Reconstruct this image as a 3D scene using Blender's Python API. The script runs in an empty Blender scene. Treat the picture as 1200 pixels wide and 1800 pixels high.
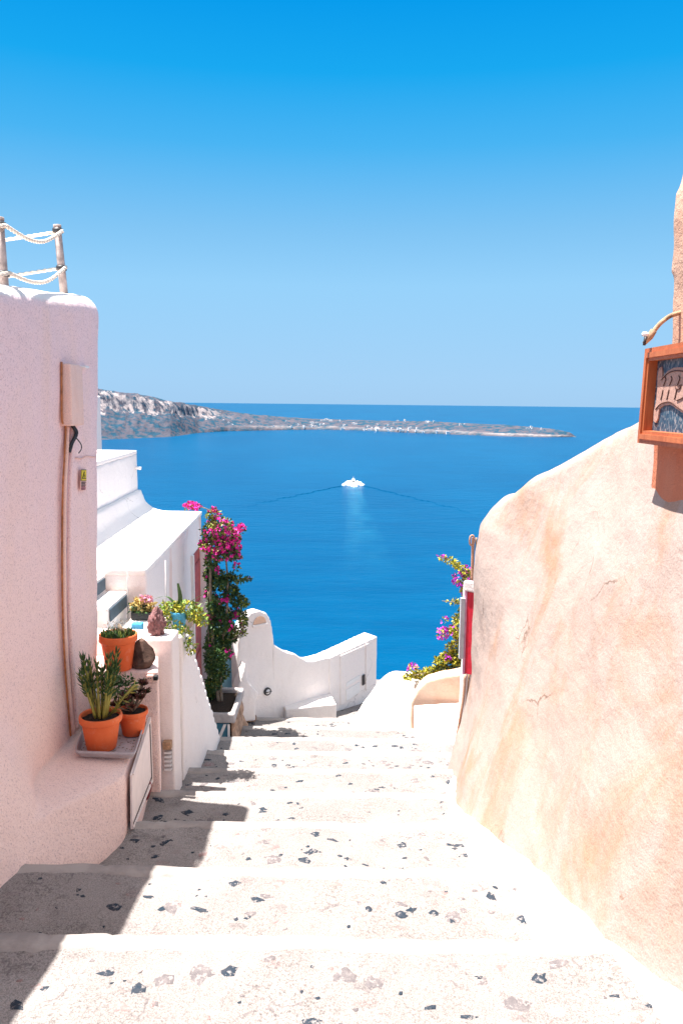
import bpy, bmesh, math, random
from mathutils import Vector, Matrix, noise
random.seed(7)
SC = bpy.context.scene
COL = SC.collection
rad = math.radians

# ------------------------------------------------------------------ camera
EYE = Vector((0.0, 0.0, 1.84))
PITCH, ROLL, FPX = rad(7.78), rad(0.62), 1400.0          # focal length in pixels of the 1200x1800 photo
_F = Vector((0, math.cos(PITCH), -math.sin(PITCH)))
_U0 = Vector((0, math.sin(PITCH), math.cos(PITCH)))
_R0 = Vector((1, 0, 0))
_R = _R0 * math.cos(ROLL) + _U0 * math.sin(ROLL)
_U = _U0 * math.cos(ROLL) - _R0 * math.sin(ROLL)
cd = bpy.data.cameras.new('camera')
cd.sensor_fit = 'VERTICAL'
cd.sensor_height = 36.0
cd.lens = 36.0 * FPX / 1800.0
cd.clip_start, cd.clip_end = 0.05, 200000.0
cam = bpy.data.objects.new('camera', cd)
COL.objects.link(cam)
cam.matrix_world = Matrix(((_R.x, _U.x, -_F.x, EYE.x), (_R.y, _U.y, -_F.y, EYE.y), (_R.z, _U.z, -_F.z, EYE.z), (0, 0, 0, 1)))
SC.camera = cam

# ------------------------------------------------------------------ light
TO_SUN = Vector((-0.29, 0.035, 1.0)).normalized()
EL = math.asin(TO_SUN.z)
AZ = math.atan2(TO_SUN.x, TO_SUN.y)
W = bpy.data.worlds.new('World')
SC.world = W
W.use_nodes = True
nt = W.node_tree
nt.nodes.clear()
sky = nt.nodes.new('ShaderNodeTexSky')
sky.sky_type = 'NISHITA'
sky.sun_disc = False
sky.sun_elevation = EL
sky.sun_rotation = AZ
sky.altitude = 100
sky.air_density = 1.0
sky.dust_density = 0.6
sky.ozone_density = 2.0
gam = nt.nodes.new('ShaderNodeGamma')
gam.inputs['Gamma'].default_value = 1.0
hs = nt.nodes.new('ShaderNodeHueSaturation')
hs.inputs['Hue'].default_value = 0.5
hs.inputs['Saturation'].default_value = 1.35
hs.inputs['Value'].default_value = 1.0
bg = nt.nodes.new('ShaderNodeBackground')
bg.inputs['Strength'].default_value = 0.12
wo = nt.nodes.new('ShaderNodeOutputWorld')
nt.links.new(sky.outputs[0], gam.inputs[0])
nt.links.new(gam.outputs[0], hs.inputs['Color'])
tcw = nt.nodes.new('ShaderNodeTexCoord')
sxyz = nt.nodes.new('ShaderNodeSeparateXYZ')
nt.links.new(tcw.outputs['Generated'], sxyz.inputs[0])
rmp = nt.nodes.new('ShaderNodeValToRGB')                      # clear azure summer sky: pale horizon, deep above; unseen top whitened as added fill
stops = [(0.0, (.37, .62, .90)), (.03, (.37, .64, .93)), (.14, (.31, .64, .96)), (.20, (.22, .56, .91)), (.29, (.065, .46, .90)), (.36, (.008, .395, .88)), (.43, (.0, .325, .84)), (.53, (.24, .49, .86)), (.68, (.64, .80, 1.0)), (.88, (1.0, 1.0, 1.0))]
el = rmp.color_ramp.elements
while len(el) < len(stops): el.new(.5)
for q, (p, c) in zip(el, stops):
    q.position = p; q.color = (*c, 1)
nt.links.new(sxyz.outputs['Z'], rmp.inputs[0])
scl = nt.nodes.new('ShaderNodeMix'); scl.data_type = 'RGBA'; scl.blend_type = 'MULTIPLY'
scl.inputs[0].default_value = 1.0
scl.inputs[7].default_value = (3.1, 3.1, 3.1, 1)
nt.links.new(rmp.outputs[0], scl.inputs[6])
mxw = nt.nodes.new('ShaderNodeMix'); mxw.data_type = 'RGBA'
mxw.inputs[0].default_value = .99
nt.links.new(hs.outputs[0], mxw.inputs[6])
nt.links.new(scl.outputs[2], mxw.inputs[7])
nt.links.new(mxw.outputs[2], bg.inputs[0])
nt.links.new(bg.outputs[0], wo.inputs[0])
sl = bpy.data.lights.new('sun', 'SUN')
sl.energy = 5.0
sl.angle = rad(0.53)
sl.color = (1.0, 0.955, 0.9)
so = bpy.data.objects.new('sun', sl)
so.rotation_euler = TO_SUN.to_track_quat('Z', 'Y').to_euler()
so.location = (-20, 5, 60)
COL.objects.link(so)
SC.view_settings.view_transform = 'Standard'
SC.view_settings.look = 'None'
SC.view_settings.exposure = 1.42
SC.view_settings.gamma = 1.0
SC.cycles.max_bounces = 8
SC.cycles.diffuse_bounces = 6

# ------------------------------------------------------------------ helpers
def ray(px, py):
    d = _F * FPX + _R * (px - 600.0) + _U * (900.0 - py)
    return d
def at_y(px, py, y):
    d = ray(px, py); return EYE + d * (y / d.y)
def at_z(px, py, z):
    d = ray(px, py); return EYE + d * ((z - EYE.z) / d.z)
def at_x(px, py, x):
    d = ray(px, py); return EYE + d * (x / d.x)
def lerp(a, b, t): return a + (b - a) * t
def interp(tab, v):
    if v <= tab[0][0]: return tab[0][1]
    for (a, x), (b, y) in zip(tab, tab[1:]):
        if v <= b: return x + (y - x) * (v - a) / (b - a)
    return tab[-1][1]
def sstep(a, b, v):
    t = min(1, max(0, (v - a) / (b - a))); return t * t * (3 - 2 * t)
def nz(v, s, seed=0.0):
    return noise.noise(Vector((v[0] * s + seed, v[1] * s - seed * .7, v[2] * s + seed * 1.3)))

def tag(o, label=None, cat=None, group=None, kind=None):
    if label: o['label'] = label
    if cat: o['category'] = cat
    if group: o['group'] = group
    if kind: o['kind'] = kind
    return o
def link(name, me, mat=None, parent=None, smooth=True):
    o = bpy.data.objects.new(name, me)
    COL.objects.link(o)
    if mat is not None:
        for m in (mat if isinstance(mat, (list, tuple)) else [mat]): me.materials.append(m)
    if smooth:
        me.polygons.foreach_set('use_smooth', [True] * len(me.polygons))
    if parent:
        o.parent = parent
        o.matrix_parent_inverse = parent.matrix_world.inverted() if False else Matrix.Translation(-parent.location) if parent.rotation_euler.z == 0 else Matrix()
    return o
def mk(name, verts, faces, mat, parent=None, smooth=True, mi=None):
    me = bpy.data.meshes.new(name)
    me.from_pydata([tuple(v) for v in verts], [], faces)
    if mi: me.polygons.foreach_set('material_index', mi)
    me.update()
    return link(name, me, mat, parent, smooth)
def from_bm(name, bm, mat, parent=None, smooth=False):
    me = bpy.data.meshes.new(name)
    bmesh.ops.recalc_face_normals(bm, faces=bm.faces)
    bm.to_mesh(me); bm.free()
    return link(name, me, mat, parent, smooth)
def empty(name, loc, label, cat, group=None):
    o = bpy.data.objects.new(name, None)
    o.location = loc
    o.empty_display_size = .1
    COL.objects.link(o)
    return tag(o, label, cat, group)

def box(bm, x0, x1, y0, y1, z0, z1, M=None):
    vs = [bm.verts.new(Vector((x, y, z)) if M is None else M @ Vector((x, y, z))) for x in (x0, x1) for y in (y0, y1) for z in (z0, z1)]
    for f in ((0, 1, 3, 2), (4, 6, 7, 5), (0, 4, 5, 1), (2, 3, 7, 6), (0, 2, 6, 4), (1, 5, 7, 3)):
        bm.faces.new([vs[i] for i in f])
def rings(bm, ra, rb):
    a = [bm.verts.new(p) for p in ra]; b = [bm.verts.new(p) for p in rb]
    n = len(a)
    bm.faces.new(a); bm.faces.new(list(reversed(b)))
    for i in range(n):
        j = (i + 1) % n
        bm.faces.new([a[i], b[i], b[j], a[j]])
def prism(bm, pts, vec):
    ra = [Vector(p) for p in pts]; rings(bm, ra, [p + Vector(vec) for p in ra])
def wprism(bm, A, B, pts, t):
    """outline (u, z) on the vertical plane through A -> B, extruded t to the back"""
    A = Vector((A[0], A[1], 0)); B = Vector((B[0], B[1], 0)); d = (B - A).normalized()
    n = Vector((-d.y, d.x, 0))
    prism(bm, [A + d * u + Vector((0, 0, z)) for u, z in pts], n * t)
def bevel(bm, w, seg=2):
    bmesh.ops.recalc_face_normals(bm, faces=bm.faces)
    bmesh.ops.bevel(bm, geom=[e for e in bm.edges if e.is_manifold and e.calc_face_angle(0) > .5], offset=w, segments=seg, profile=.6, affect='EDGES', clamp_overlap=True)
def roughen(me, amp, s, seed=0.0, amp2=0.0, s2=1.0):
    nor = [v.normal.copy() for v in me.vertices]
    for v, n in zip(me.vertices, nor):
        c = v.co
        v.co = c + n * (amp * nz(c, s, seed) + (amp2 * nz(c, s2, seed + 9) if amp2 else 0))
    me.update()
def soft(name, bm, mat, parent=None, voxel=.02, it=4, amp=.006, s=6.0, amp2=.01, s2=1.7, seed=0.0):
    """solid with hand-plastered rounded edges"""
    bmesh.ops.recalc_face_normals(bm, faces=bm.faces)
    me = bpy.data.meshes.new(name); bm.to_mesh(me); bm.free()
    o = bpy.data.objects.new(name + '_tmp', me); COL.objects.link(o)
    m = o.modifiers.new('r', 'REMESH'); m.mode = 'VOXEL'; m.voxel_size = voxel; m.adaptivity = 0
    q = o.modifiers.new('s', 'SMOOTH'); q.factor = .5; q.iterations = it
    dg = bpy.context.evaluated_depsgraph_get()
    me2 = bpy.data.meshes.new_from_object(o.evaluated_get(dg))
    bpy.data.objects.remove(o); bpy.data.meshes.remove(me)
    me2.name = name
    roughen(me2, amp, s, seed, amp2, s2)
    return link(name, me2, mat, parent, True)
def tube(bm, pts, r, n=8, cap=True):
    pts = [Vector(p) for p in pts]
    rr = r if isinstance(r, (list, tuple)) else [r] * len(pts)
    prev = None; first = None
    up = Vector((0.13, .21, 1)).normalized()
    for i, p in enumerate(pts):
        t = (pts[min(i + 1, len(pts) - 1)] - pts[max(i - 1, 0)]).normalized()
        a = t.cross(up)
        if a.length < .05: a = t.cross(Vector((1, 0, 0)))
        a.normalize(); b = t.cross(a)
        ring = [bm.verts.new(p + (a * math.cos(2 * math.pi * k / n) + b * math.sin(2 * math.pi * k / n)) * rr[i]) for k in range(n)]
        if prev:
            for k in range(n): bm.faces.new([prev[k], prev[(k + 1) % n], ring[(k + 1) % n], ring[k]])
        else: first = ring
        prev = ring
    if cap:
        bm.faces.new(list(reversed(first))); bm.faces.new(prev)
def lathe(bm, prof, c, n=40, wob=0.0):
    c = Vector(c); prev = None
    for (r, z) in prof:
        if r < 1e-5:
            ring = [bm.verts.new(c + Vector((0, 0, z)))]
        else:
            ring = [bm.verts.new(c + Vector((r * math.cos(2 * math.pi * k / n), r * math.sin(2 * math.pi * k / n), z))) for k in range(n)]
        if prev:
            if len(ring) == 1:
                for k in range(n): bm.faces.new([prev[k], prev[(k + 1) % n], ring[0]])
            elif len(prev) == 1:
                for k in range(n): bm.faces.new([prev[0], ring[(k + 1) % n], ring[k]])
            else:
                for k in range(n): bm.faces.new([prev[k], prev[(k + 1) % n], ring[(k + 1) % n], ring[k]])
        prev = ring
def tubeo(name, pts, r, mat, parent=None, n=8):
    bm = bmesh.new(); tube(bm, pts, r, n); return from_bm(name, bm, mat, parent, True)
def catmull(pts, k=6):
    P = [Vector(p) for p in pts]; out = []
    for i in range(len(P) - 1):
        a, b, c, d = P[max(i - 1, 0)], P[i], P[i + 1], P[min(i + 2, len(P) - 1)]
        for j in range(k):
            t = j / k
            out.append(.5 * ((2 * b) + (c - a) * t + (2 * a - 5 * b + 4 * c - d) * t * t + (3 * b - a - 3 * c + d) * t ** 3))
    out.append(P[-1]); return out
def rnd_dir():
    while True:
        v = Vector((random.uniform(-1, 1), random.uniform(-1, 1), random.uniform(-1, 1)))
        if .1 < v.length < 1: return v.normalized()
class Leaves:
    def __init__(s): s.v = []; s.f = []
    def leaf(s, p, d, w, l, fold=.25):
        d = d.normalized(); a = d.cross(rnd_dir()).normalized(); n = d.cross(a)
        i = len(s.v)
        s.v += [p, p + d * l * .45 + a * w * .5 + n * w * fold, p + d * l, p + d * l * .45 - a * w * .5 + n * w * fold, p + d * l * .5 - n * w * .05]
        s.f += [(i, i + 1, i + 4), (i + 1, i + 2, i + 4), (i + 2, i + 3, i + 4), (i + 3, i, i + 4)]
    def blob(s, c, r, n, w, l):
        for _ in range(n):
            d = rnd_dir(); p = Vector(c) + Vector((d.x * r[0], d.y * r[1], d.z * r[2])) * random.uniform(.25, 1.0) ** .6
            s.leaf(p, (d * .7 + rnd_dir() + Vector((0, 0, -.25))), w * random.uniform(.7, 1.2), l * random.uniform(.7, 1.3))
    def build(s, name, mat, parent=None): return mk(name, s.v, s.f, mat, parent, True)

# ------------------------------------------------------------------ materials
class N:
    def __init__(s, name):
        s.m = bpy.data.materials.new(name); s.m.use_nodes = True
        s.t = s.m.node_tree; s.b = s.t.nodes['Principled BSDF']
        s.tc = s.t.nodes.new('ShaderNodeTexCoord')
        g = s.t.nodes.new('ShaderNodeNewGeometry'); s.pos = g.outputs['Position']
        s.gn = g
    def n(s, typ, **kw):
        x = s.t.nodes.new(typ)
        for k, v in kw.items(): setattr(x, k, v)
        return x
    def l(s, a, b): s.t.links.new(a, b)
    def map(s, scale=(1, 1, 1), loc=(0, 0, 0), src=None):
        x = s.n('ShaderNodeMapping'); x.inputs['Scale'].default_value = scale; x.inputs['Location'].default_value = loc
        s.l(src or s.pos, x.inputs['Vector']); return x.outputs[0]
    def noise(s, scale, detail=4, rough=.55, vec=None, dist=0.0):
        x = s.n('ShaderNodeTexNoise'); x.inputs['Scale'].default_value = scale; x.inputs['Detail'].default_value = detail
        x.inputs['Roughness'].default_value = rough; x.inputs['Distortion'].default_value = dist
        s.l(vec or s.pos, x.inputs['Vector']); return x.outputs['Fac']
    def ramp(s, fac, stops):
        x = s.n('ShaderNodeValToRGB'); e = x.color_ramp.elements
        while len(e) < len(stops): e.new(.5)
        for q, (p, c) in zip(e, stops):
            q.position = p; q.color = (c, c, c, 1) if isinstance(c, (int, float)) else (c[0], c[1], c[2], 1)
        s.l(fac, x.inputs[0]); return x.outputs[0]
    def mix(s, fac, a, b, mode='MIX'):
        x = s.n('ShaderNodeMix', data_type='RGBA', blend_type=mode)
        for sock, v in ((x.inputs[0], fac), (x.inputs[6], a), (x.inputs[7], b)):
            if isinstance(v, (int, float)): sock.default_value = v
            elif isinstance(v, tuple): sock.default_value = (v[0], v[1], v[2], 1)
            else: s.l(v, sock)
        return x.outputs[2]
    def math(s, op, a, b=None):
        x = s.n('ShaderNodeMath', operation=op)
        for sock, v in zip(x.inputs, (a, b)):
            if v is None: continue
            if isinstance(v, (int, float)): sock.default_value = v
            else: s.l(v, sock)
        return x.outputs[0]
    def bump(s, h, strength=.3, dist=.01, prev=None):
        x = s.n('ShaderNodeBump'); x.inputs['Strength'].default_value = strength; x.inputs['Distance'].default_value = dist
        s.l(h, x.inputs['Height'])
        if prev: s.l(prev, x.inputs['Normal'])
        s.l(x.outputs[0], s.b.inputs['Normal']); return x.outputs[0]
    def fin(s, col, rough=.85, spec=.3):
        if isinstance(col, tuple): s.b.inputs['Base Color'].default_value = (*col, 1)
        else: s.l(col, s.b.inputs['Base Color'])
        s.b.inputs['Roughness'].default_value = rough
        s.b.inputs['Specular IOR Level'].default_value = spec
        return s.m

def stucco(name, base, alt, grain=.25, big=1.2, stain=None, stain_amt=.5, stain_scale=(1.5, 1.5, .5), bump=.5, grain_scale=160, grain_col=.75, stain_lo=.52, crack=.0):
    k = N(name)
    big_n = k.noise(big, 5, .6)
    c = k.mix(k.ramp(big_n, [(.35, 0.0), (.68, 1.0)]), base, alt)
    if stain:
        sn = k.noise(1.0, 6, .62, k.map(stain_scale), .6)
        sf = k.ramp(sn, [(stain_lo, 0.0), (stain_lo + .2, 1.0)])
        c = k.mix(k.math('MULTIPLY', sf, stain_amt), c, stain)
    g = k.noise(grain_scale, 2, .6)
    gg = k.ramp(g, [(.36, grain_col), (.56, 1.0)])
    c = k.mix(grain, c, gg, 'MULTIPLY')
    if crack:
        wp = k.n('ShaderNodeTexNoise'); wp.inputs['Scale'].default_value = 5; wp.inputs['Detail'].default_value = 5
        k.l(k.pos, wp.inputs['Vector'])
        ma = k.n('ShaderNodeVectorMath', operation='MULTIPLY_ADD'); k.l(wp.outputs['Color'], ma.inputs[0]); ma.inputs[1].default_value = (.22, .22, .22); k.l(k.pos, ma.inputs[2])
        vo = k.n('ShaderNodeTexVoronoi', feature='DISTANCE_TO_EDGE'); vo.inputs['Scale'].default_value = 1.9; k.l(ma.outputs[0], vo.inputs['Vector'])
        line = k.ramp(vo.outputs['Distance'], [(.0, 1.0), (.010, 0.0)])
        line = k.math('MULTIPLY', line, k.ramp(k.noise(1.7, 3, .6), [(.54, 0.0), (.60, 1.0)]))
        chip = k.ramp(k.noise(16, 5, .7), [(.70, 0.0), (.73, 1.0)])
        c = k.mix(k.math('MULTIPLY', line, crack), c, tuple(x * .35 for x in (stain or base)))
        c = k.mix(k.math('MULTIPLY', chip, crack * .8), c, tuple(x * .55 for x in (stain or base)))
    h1 = k.noise(9, 4, .6)
    n1 = k.bump(h1, .35, .03)
    trowel = k.noise(1.0, 3, .5, k.map((3, 3, 14)), 1.2)
    n1 = k.bump(trowel, .10, .02, n1)
    n2 = k.bump(k.noise(42, 3, .6), bump * .8, .008, n1)
    k.bump(g, bump, .004, n2)
    return k.fin(c, .92, .15)

def plain(name, c, rough=.6, spec=.4, var=.12, scale=18.0, bump=0.0, metal=0.0):
    k = N(name)
    f = k.noise(scale, 4)
    d = tuple(x * (1 - var) for x in c); e = tuple(min(1, x * (1 + var)) for x in c)
    col = k.mix(k.ramp(f, [(.3, 0.0), (.7, 1.0)]), d, e)
    if bump: k.bump(k.noise(scale * 5, 3), bump, .004)
    k.b.inputs['Metallic'].default_value = metal
    return k.fin(col, rough, spec)

M = {}
M['pink'] = stucco('pink_stucco', (.90, .66, .60), (.88, .70, .67), .5, .9, (.88, .62, .50), .35, (2.2, 2.2, .35), .8, 210, .55)
def make_pink():
    k = N('pink_stucco')
    sp = k.n('ShaderNodeSeparateXYZ'); k.l(k.pos, sp.inputs[0])
    f = k.math('ADD', k.math('MULTIPLY', sp.outputs[2], .30), k.math('MULTIPLY', k.noise(1.3, 5, .65), .9))
    c = k.mix(k.ramp(f, [(.45, 0.0), (1.0, 1.0)]), (.96, .745, .68), (.95, .725, .725))      # peach below, weathered lilac above
    c = k.mix(k.math('MULTIPLY', k.ramp(k.noise(1.0, 6, .65, k.map((2.4, 2.4, .5)), .5), [(.54, 0.0), (.75, 1.0)]), .4), c, (.92, .66, .52))
    g = k.noise(115, 4, .8)
    grime = k.math('MULTIPLY', k.ramp(k.noise(2.6, 6, .7, None, .8), [(.56, 0.0), (.70, 1.0)]), .22)
    c = k.mix(grime, c, (.72, .58, .58))
    c = k.mix(k.ramp(k.noise(13, 5, .75), [(.70, 0.0), (.74, .6)]), c, (.45, .36, .34))
    c = k.mix(.8, c, k.ramp(g, [(.36, (.56, .50, .56)), (.46, (.96, .95, .95)), (.52, (1, 1, 1))]), 'MULTIPLY')
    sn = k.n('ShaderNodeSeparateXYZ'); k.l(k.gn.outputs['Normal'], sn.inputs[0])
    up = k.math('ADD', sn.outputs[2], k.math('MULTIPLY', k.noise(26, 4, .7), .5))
    sunlit_lime = k.math('MULTIPLY', k.ramp(up, [(.62, 0.0), (.80, 1.0)]), k.ramp(k.math('MULTIPLY', sp.outputs[2], .3), [(.58, 0.0), (.62, 1.0)]))  # up-facing top whitened: lime wash and its sunlit look put into the colour
    c = k.mix(sunlit_lime, c, (.88, .82, .79))
    n1 = k.bump(k.noise(9, 4, .6), .4, .03)
    n2 = k.bump(k.noise(42, 3, .6), .7, .008, n1)
    k.bump(g, .9, .005, n2)
    return k.fin(c, .92, .15)
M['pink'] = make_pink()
M['pinkflat'] = plain('pink_paint', (.80, .52, .44), .7, .3, .1, 14, .4)
M['white'] = stucco('white_limewash', (.90, .84, .80), (.88, .81, .775), .25, 1.4, (.62, .50, .43), .22, (2.2, 2.2, .9), .5, 120, .8, .60, .5)
M['whitehouse'] = stucco('white_house_wall', (.88, .80, .76), (.85, .775, .745), .3, 1.4, (.74, .42, .30), .0, (1.3, 1.3, .9), .45, 140, .75)
M['whiterust'] = stucco('white_wall_flaked', (.90, .83, .79), (.88, .80, .77), .35, 1.4, (.70, .36, .24), .9, (1.6, 1.6, .9), .5, 140, .75, .54)
M['peach'] = stucco('peach_limewash', (.435, .325, .28), (.455, .365, .325), .45, 1.6, (.41, .235, .15), .9, (.6, 2.0, 1.5), .3, 150, .62, .49, .8)
M['orange'] = stucco('terracotta_wash', (.56, .19, .105), (.58, .22, .13), .3, 2.0, (.62, .30, .20), .35, (6, 6, 1.0), .6, 180, .7)
M['peachwall'] = stucco('apricot_wall', (.80, .52, .37), (.82, .60, .46), .3, 2.0, (.70, .36, .22), .5, (3, 3, 2), .6, 150, .7)
M['peachpillar'] = stucco('pale_terracotta', (.60, .33, .22), (.62, .42, .32), .3, 2.5, (.52, .19, .10), .8, (3, 3, 2.5), .6, 150, .7)

def make_terracotta():
    k = N('terracotta')
    c = k.mix(k.ramp(k.noise(7, 4), [(.3, 0.0), (.7, 1.0)]), (.72, .125, .034), (.80, .185, .062))
    c = k.mix(k.math('MULTIPLY', k.ramp(k.noise(16, 5, .65), [(.55, 0.0), (.75, 1.0)]), .3), c, (.78, .50, .38))
    k.bump(k.noise(120, 3), .3, .002)
    return k.fin(c, .75, .3)
M['terracotta'] = make_terracotta()
M['pinkpanel'] = plain('pinkish_white_panel_paint', (.86, .75, .70), .7, .3, .06, 10, .3)
M['cabinet'] = stucco('cabinet_paint', (.90, .62, .53), (.92, .68, .60), .45, 3, (.74, .42, .31), .4, (6, 6, 1.5), .6, 190, .6)
M['rust_gap_line'] = plain('rust_cable_shadow_gap', (.42, .17, .075), .85, .2, .4, 30, .6)
M['soil'] = plain('soil', (.045, .032, .025), .95, .1, .5, 60, .9)
M['rope'] = plain('cotton_rope', (.78, .68, .57), .9, .1, .12, 40, .5)
M['postpaint'] = plain('weathered_post_paint', (.44, .36, .33), .7, .3, .3, 35, .5)
M['darkmetal'] = plain('dark_metal', (.035, .032, .035), .5, .5, .3, 40)
M['greyplastic'] = plain('grey_plastic', (.44, .40, .41), .6, .4, .12, 25, .3)
M['whiteplastic'] = plain('white_plastic', (.80, .79, .78), .45, .5, .04, 20)
M['black'] = plain('black_rubber', (.02, .02, .022), .6, .4, .3, 30)
M['bluepaint'] = plain('light_blue_paint', (.36, .70, .82), .55, .4, .12, 12, .3)
M['skyblue'] = plain('bright_blue_paint', (.06, .36, .60), .5, .4, .12, 14)
M['teal'] = plain('teal_paint', (.045, .17, .24), .55, .4, .2, 14)
M['slate'] = plain('slate_grey_paint', (.055, .09, .12), .65, .4, .15, 20, .4)
M['palegrey'] = plain('pale_grey_paint', (.55, .58, .61), .75, .3, .1, 20, .4)
M['red'] = plain('red_paint', (.62, .018, .045), .5, .4, .15, 25, .2)
M['redoor'] = plain('old_red_door', (.36, .05, .035), .6, .4, .3, 18, .3)
M['lava'] = plain('red_lava_rock', (.22, .115, .115), .95, .1, .45, 35, 1.0)
M['boulder'] = plain('brown_boulder', (.10, .062, .048), .9, .2, .45, 22, .9)
M['stonewall'] = plain('rough_brown_stone', (.42, .27, .19), .95, .1, .4, 14, 1.0)
M['cement'] = plain('cement_grey', (.42, .38, .37), .9, .2, .2, 18, .8)
M['bark'] = plain('grey_bark', (.26, .20, .15), .9, .1, .35, 30, .9)
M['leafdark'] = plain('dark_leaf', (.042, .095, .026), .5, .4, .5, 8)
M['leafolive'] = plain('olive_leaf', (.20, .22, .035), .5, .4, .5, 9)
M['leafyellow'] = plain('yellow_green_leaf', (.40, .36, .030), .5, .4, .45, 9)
M['leaflight'] = plain('light_green_leaf', (.20, .31, .055), .5, .4, .45, 12)
M['succulent'] = plain('succulent_green', (.060, .125, .035), .45, .4, .45, 15)
M['succtip'] = plain('yellowed_succulent', (.30, .27, .055), .45, .4, .35, 15)
M['maroonleaf'] = plain('maroon_leaf', (.115, .042, .030), .5, .4, .5, 20)
M['magenta'] = plain('magenta_bract', (.84, .045, .36), .6, .2, .3, 10)
M['violet'] = plain('violet_bract', (.60, .06, .55), .6, .2, .3, 10)
M['pinkflower'] = plain('pale_pink_petal', (.72, .35, .48), .6, .2, .2, 20)
M['yellowflower'] = plain('straw_petal', (.62, .45, .16), .6, .2, .3, 20)
M['wire'] = plain('thin_wire', (.42, .40, .40), .5, .5, .2, 20)
M['rustmetal'] = plain('rusty_metal', (.40, .25, .15), .75, .4, .5, 45, .6)
M['yellow'] = plain('sticker_yellow', (.75, .58, .03), .5, .4, .05, 20)
M['wine'] = plain('wine_red_glaze', (.22, .02, .03), .4, .5, .3, 20)
for q in ('leafdark', 'leafolive', 'leafyellow', 'leaflight', 'magenta', 'violet'):
    b = M[q].node_tree.nodes['Principled BSDF']
    b.inputs['Subsurface Weight'].default_value = 0.0

def make_wood():
    k = N('varnished_frame_wood')
    f = k.noise(1, 6, .6, k.map((30, 30, 5)), .4)
    c = k.mix(k.ramp(f, [(.3, 0.0), (.7, 1.0)]), (.36, .085, .026), (.54, .16, .055))
    k.bump(f, .3, .003)
    return k.fin(c, .55, .4)
M['wood'] = make_wood()

def make_tread():
    k = N('step_stone_concrete')
    base = k.mix(k.ramp(k.noise(2.2, 5, .6), [(.3, 0.0), (.7, 1.0)]), (.285, .255, .244), (.345, .312, .295))
    # worn aggregate: many light and rosy pebbles
    warp = k.n('ShaderNodeTexNoise'); warp.inputs['Scale'].default_value = 14; warp.inputs['Detail'].default_value = 3
    k.l(k.pos, warp.inputs['Vector'])
    wv = k.n('ShaderNodeVectorMath', operation='MULTIPLY_ADD')
    k.l(warp.outputs['Color'], wv.inputs[0]); wv.inputs[1].default_value = (.10, .10, 0); k.l(k.map((1, 1, .0)), wv.inputs[2])
    def stones(scale, keep, loc, soft_):
        v = k.n('ShaderNodeTexVoronoi', voronoi_dimensions='2D', feature='F1'); v.inputs['Scale'].default_value = scale
        v.inputs['Randomness'].default_value = 1.0
        mp = k.map((.72, 1.15, 1), loc, wv.outputs[0]); k.l(mp, v.inputs['Vector'])
        sep = k.n('ShaderNodeSeparateColor'); k.l(v.outputs['Color'], sep.inputs[0])
        pick = k.math('GREATER_THAN', sep.outputs[0], 1 - keep)
        size = k.math('MULTIPLY_ADD', sep.outputs[1], .22); size.node.inputs[2].default_value = .12
        d = k.math('SUBTRACT', size, v.outputs['Distance'])
        m = k.n('ShaderNodeMapRange'); m.inputs[1].default_value = 0; m.inputs[2].default_value = soft_; k.l(d, m.inputs[0])
        return k.math('MULTIPLY', pick, m.outputs[0]), sep.outputs[2], v.outputs['Distance']
    a, tone, dist = stones(9.0, .45, (3, 1, 0), .10)
    c = k.mix(k.math('MULTIPLY', a, .55), base, k.ramp(tone, [(.0, (.18, .16, .16)), (.45, (.29, .25, .245)), (.75, (.30, .215, .205)), (1, (.42, .385, .37))]))
    rim = k.ramp(k.noise(38, 5, .75), [(.57, 0.0), (.68, 1.0)])
    b2, t2, d2 = stones(7.0, .35, (9.3, 4.1, 0), .06)
    c = k.mix(k.math('MULTIPLY', k.math('MULTIPLY', b2, rim), .7), c, (.13, .115, .12))
    g = k.noise(230, 3, .7)
    lim = k.ramp(k.noise(1.6, 5, .65), [(.52, 0.0), (.66, .8)])
    c = k.mix(lim, c, (.40, .365, .345))
    c = k.mix(k.ramp(k.noise(4.5, 5, .7), [(.60, 0.0), (.72, .6)]), c, (.20, .175, .17))
    g2 = k.noise(95, 4, .75)
    c = k.mix(.8, c, k.ramp(g, [(.36, .42), (.55, 1.0)]), 'MULTIPLY')
    c = k.mix(k.math('MULTIPLY', k.ramp(k.noise(3.0, 4, .6), [(.4, .25), (.62, 1.0)]), .85), c, k.ramp(g2, [(.38, .40), (.50, 1.0)]), 'MULTIPLY')
    ve = k.n('ShaderNodeTexVoronoi', voronoi_dimensions='2D', feature='DISTANCE_TO_EDGE'); ve.inputs['Scale'].default_value = 7.5
    k.l(k.map((.8, 1.1, 1), (2, 5, 0), wv.outputs[0]), ve.inputs['Vector'])
    ln = k.math('MULTIPLY', k.ramp(ve.outputs['Distance'], [(.012, 1.0), (.05, 0.0)]), k.ramp(k.noise(6, 5, .7), [(.55, 0.0), (.62, 1.0)]))
    c = k.mix(k.math('MULTIPLY', ln, .6), c, (.12, .10, .105))
    n1 = k.bump(k.noise(12, 5, .65), .55, .03)
    n2 = k.bump(a, .35, .006, n1)
    k.bump(g, .5, .004, n2)
    return k.fin(c, .9, .2)
M['tread'] = make_tread()
def make_inlay(name, a, b, thr, cover):
    k = N(name)
    c = k.mix(k.ramp(k.noise(24, 4, .7), [(.35, 0.0), (.65, 1.0)]), a, b)
    c = k.mix(k.ramp(k.noise(55, 5, .7), [(thr, 0.0), (thr + .08, 1.0)]), c, cover)      # lime wash left on the stone
    g = k.noise(230, 3, .7)
    c = k.mix(.5, c, k.ramp(g, [(.36, .5), (.55, 1.0)]), 'MULTIPLY')
    k.bump(k.noise(60, 4, .7), .5, .006)
    return k.fin(c, .85, .25)
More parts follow.
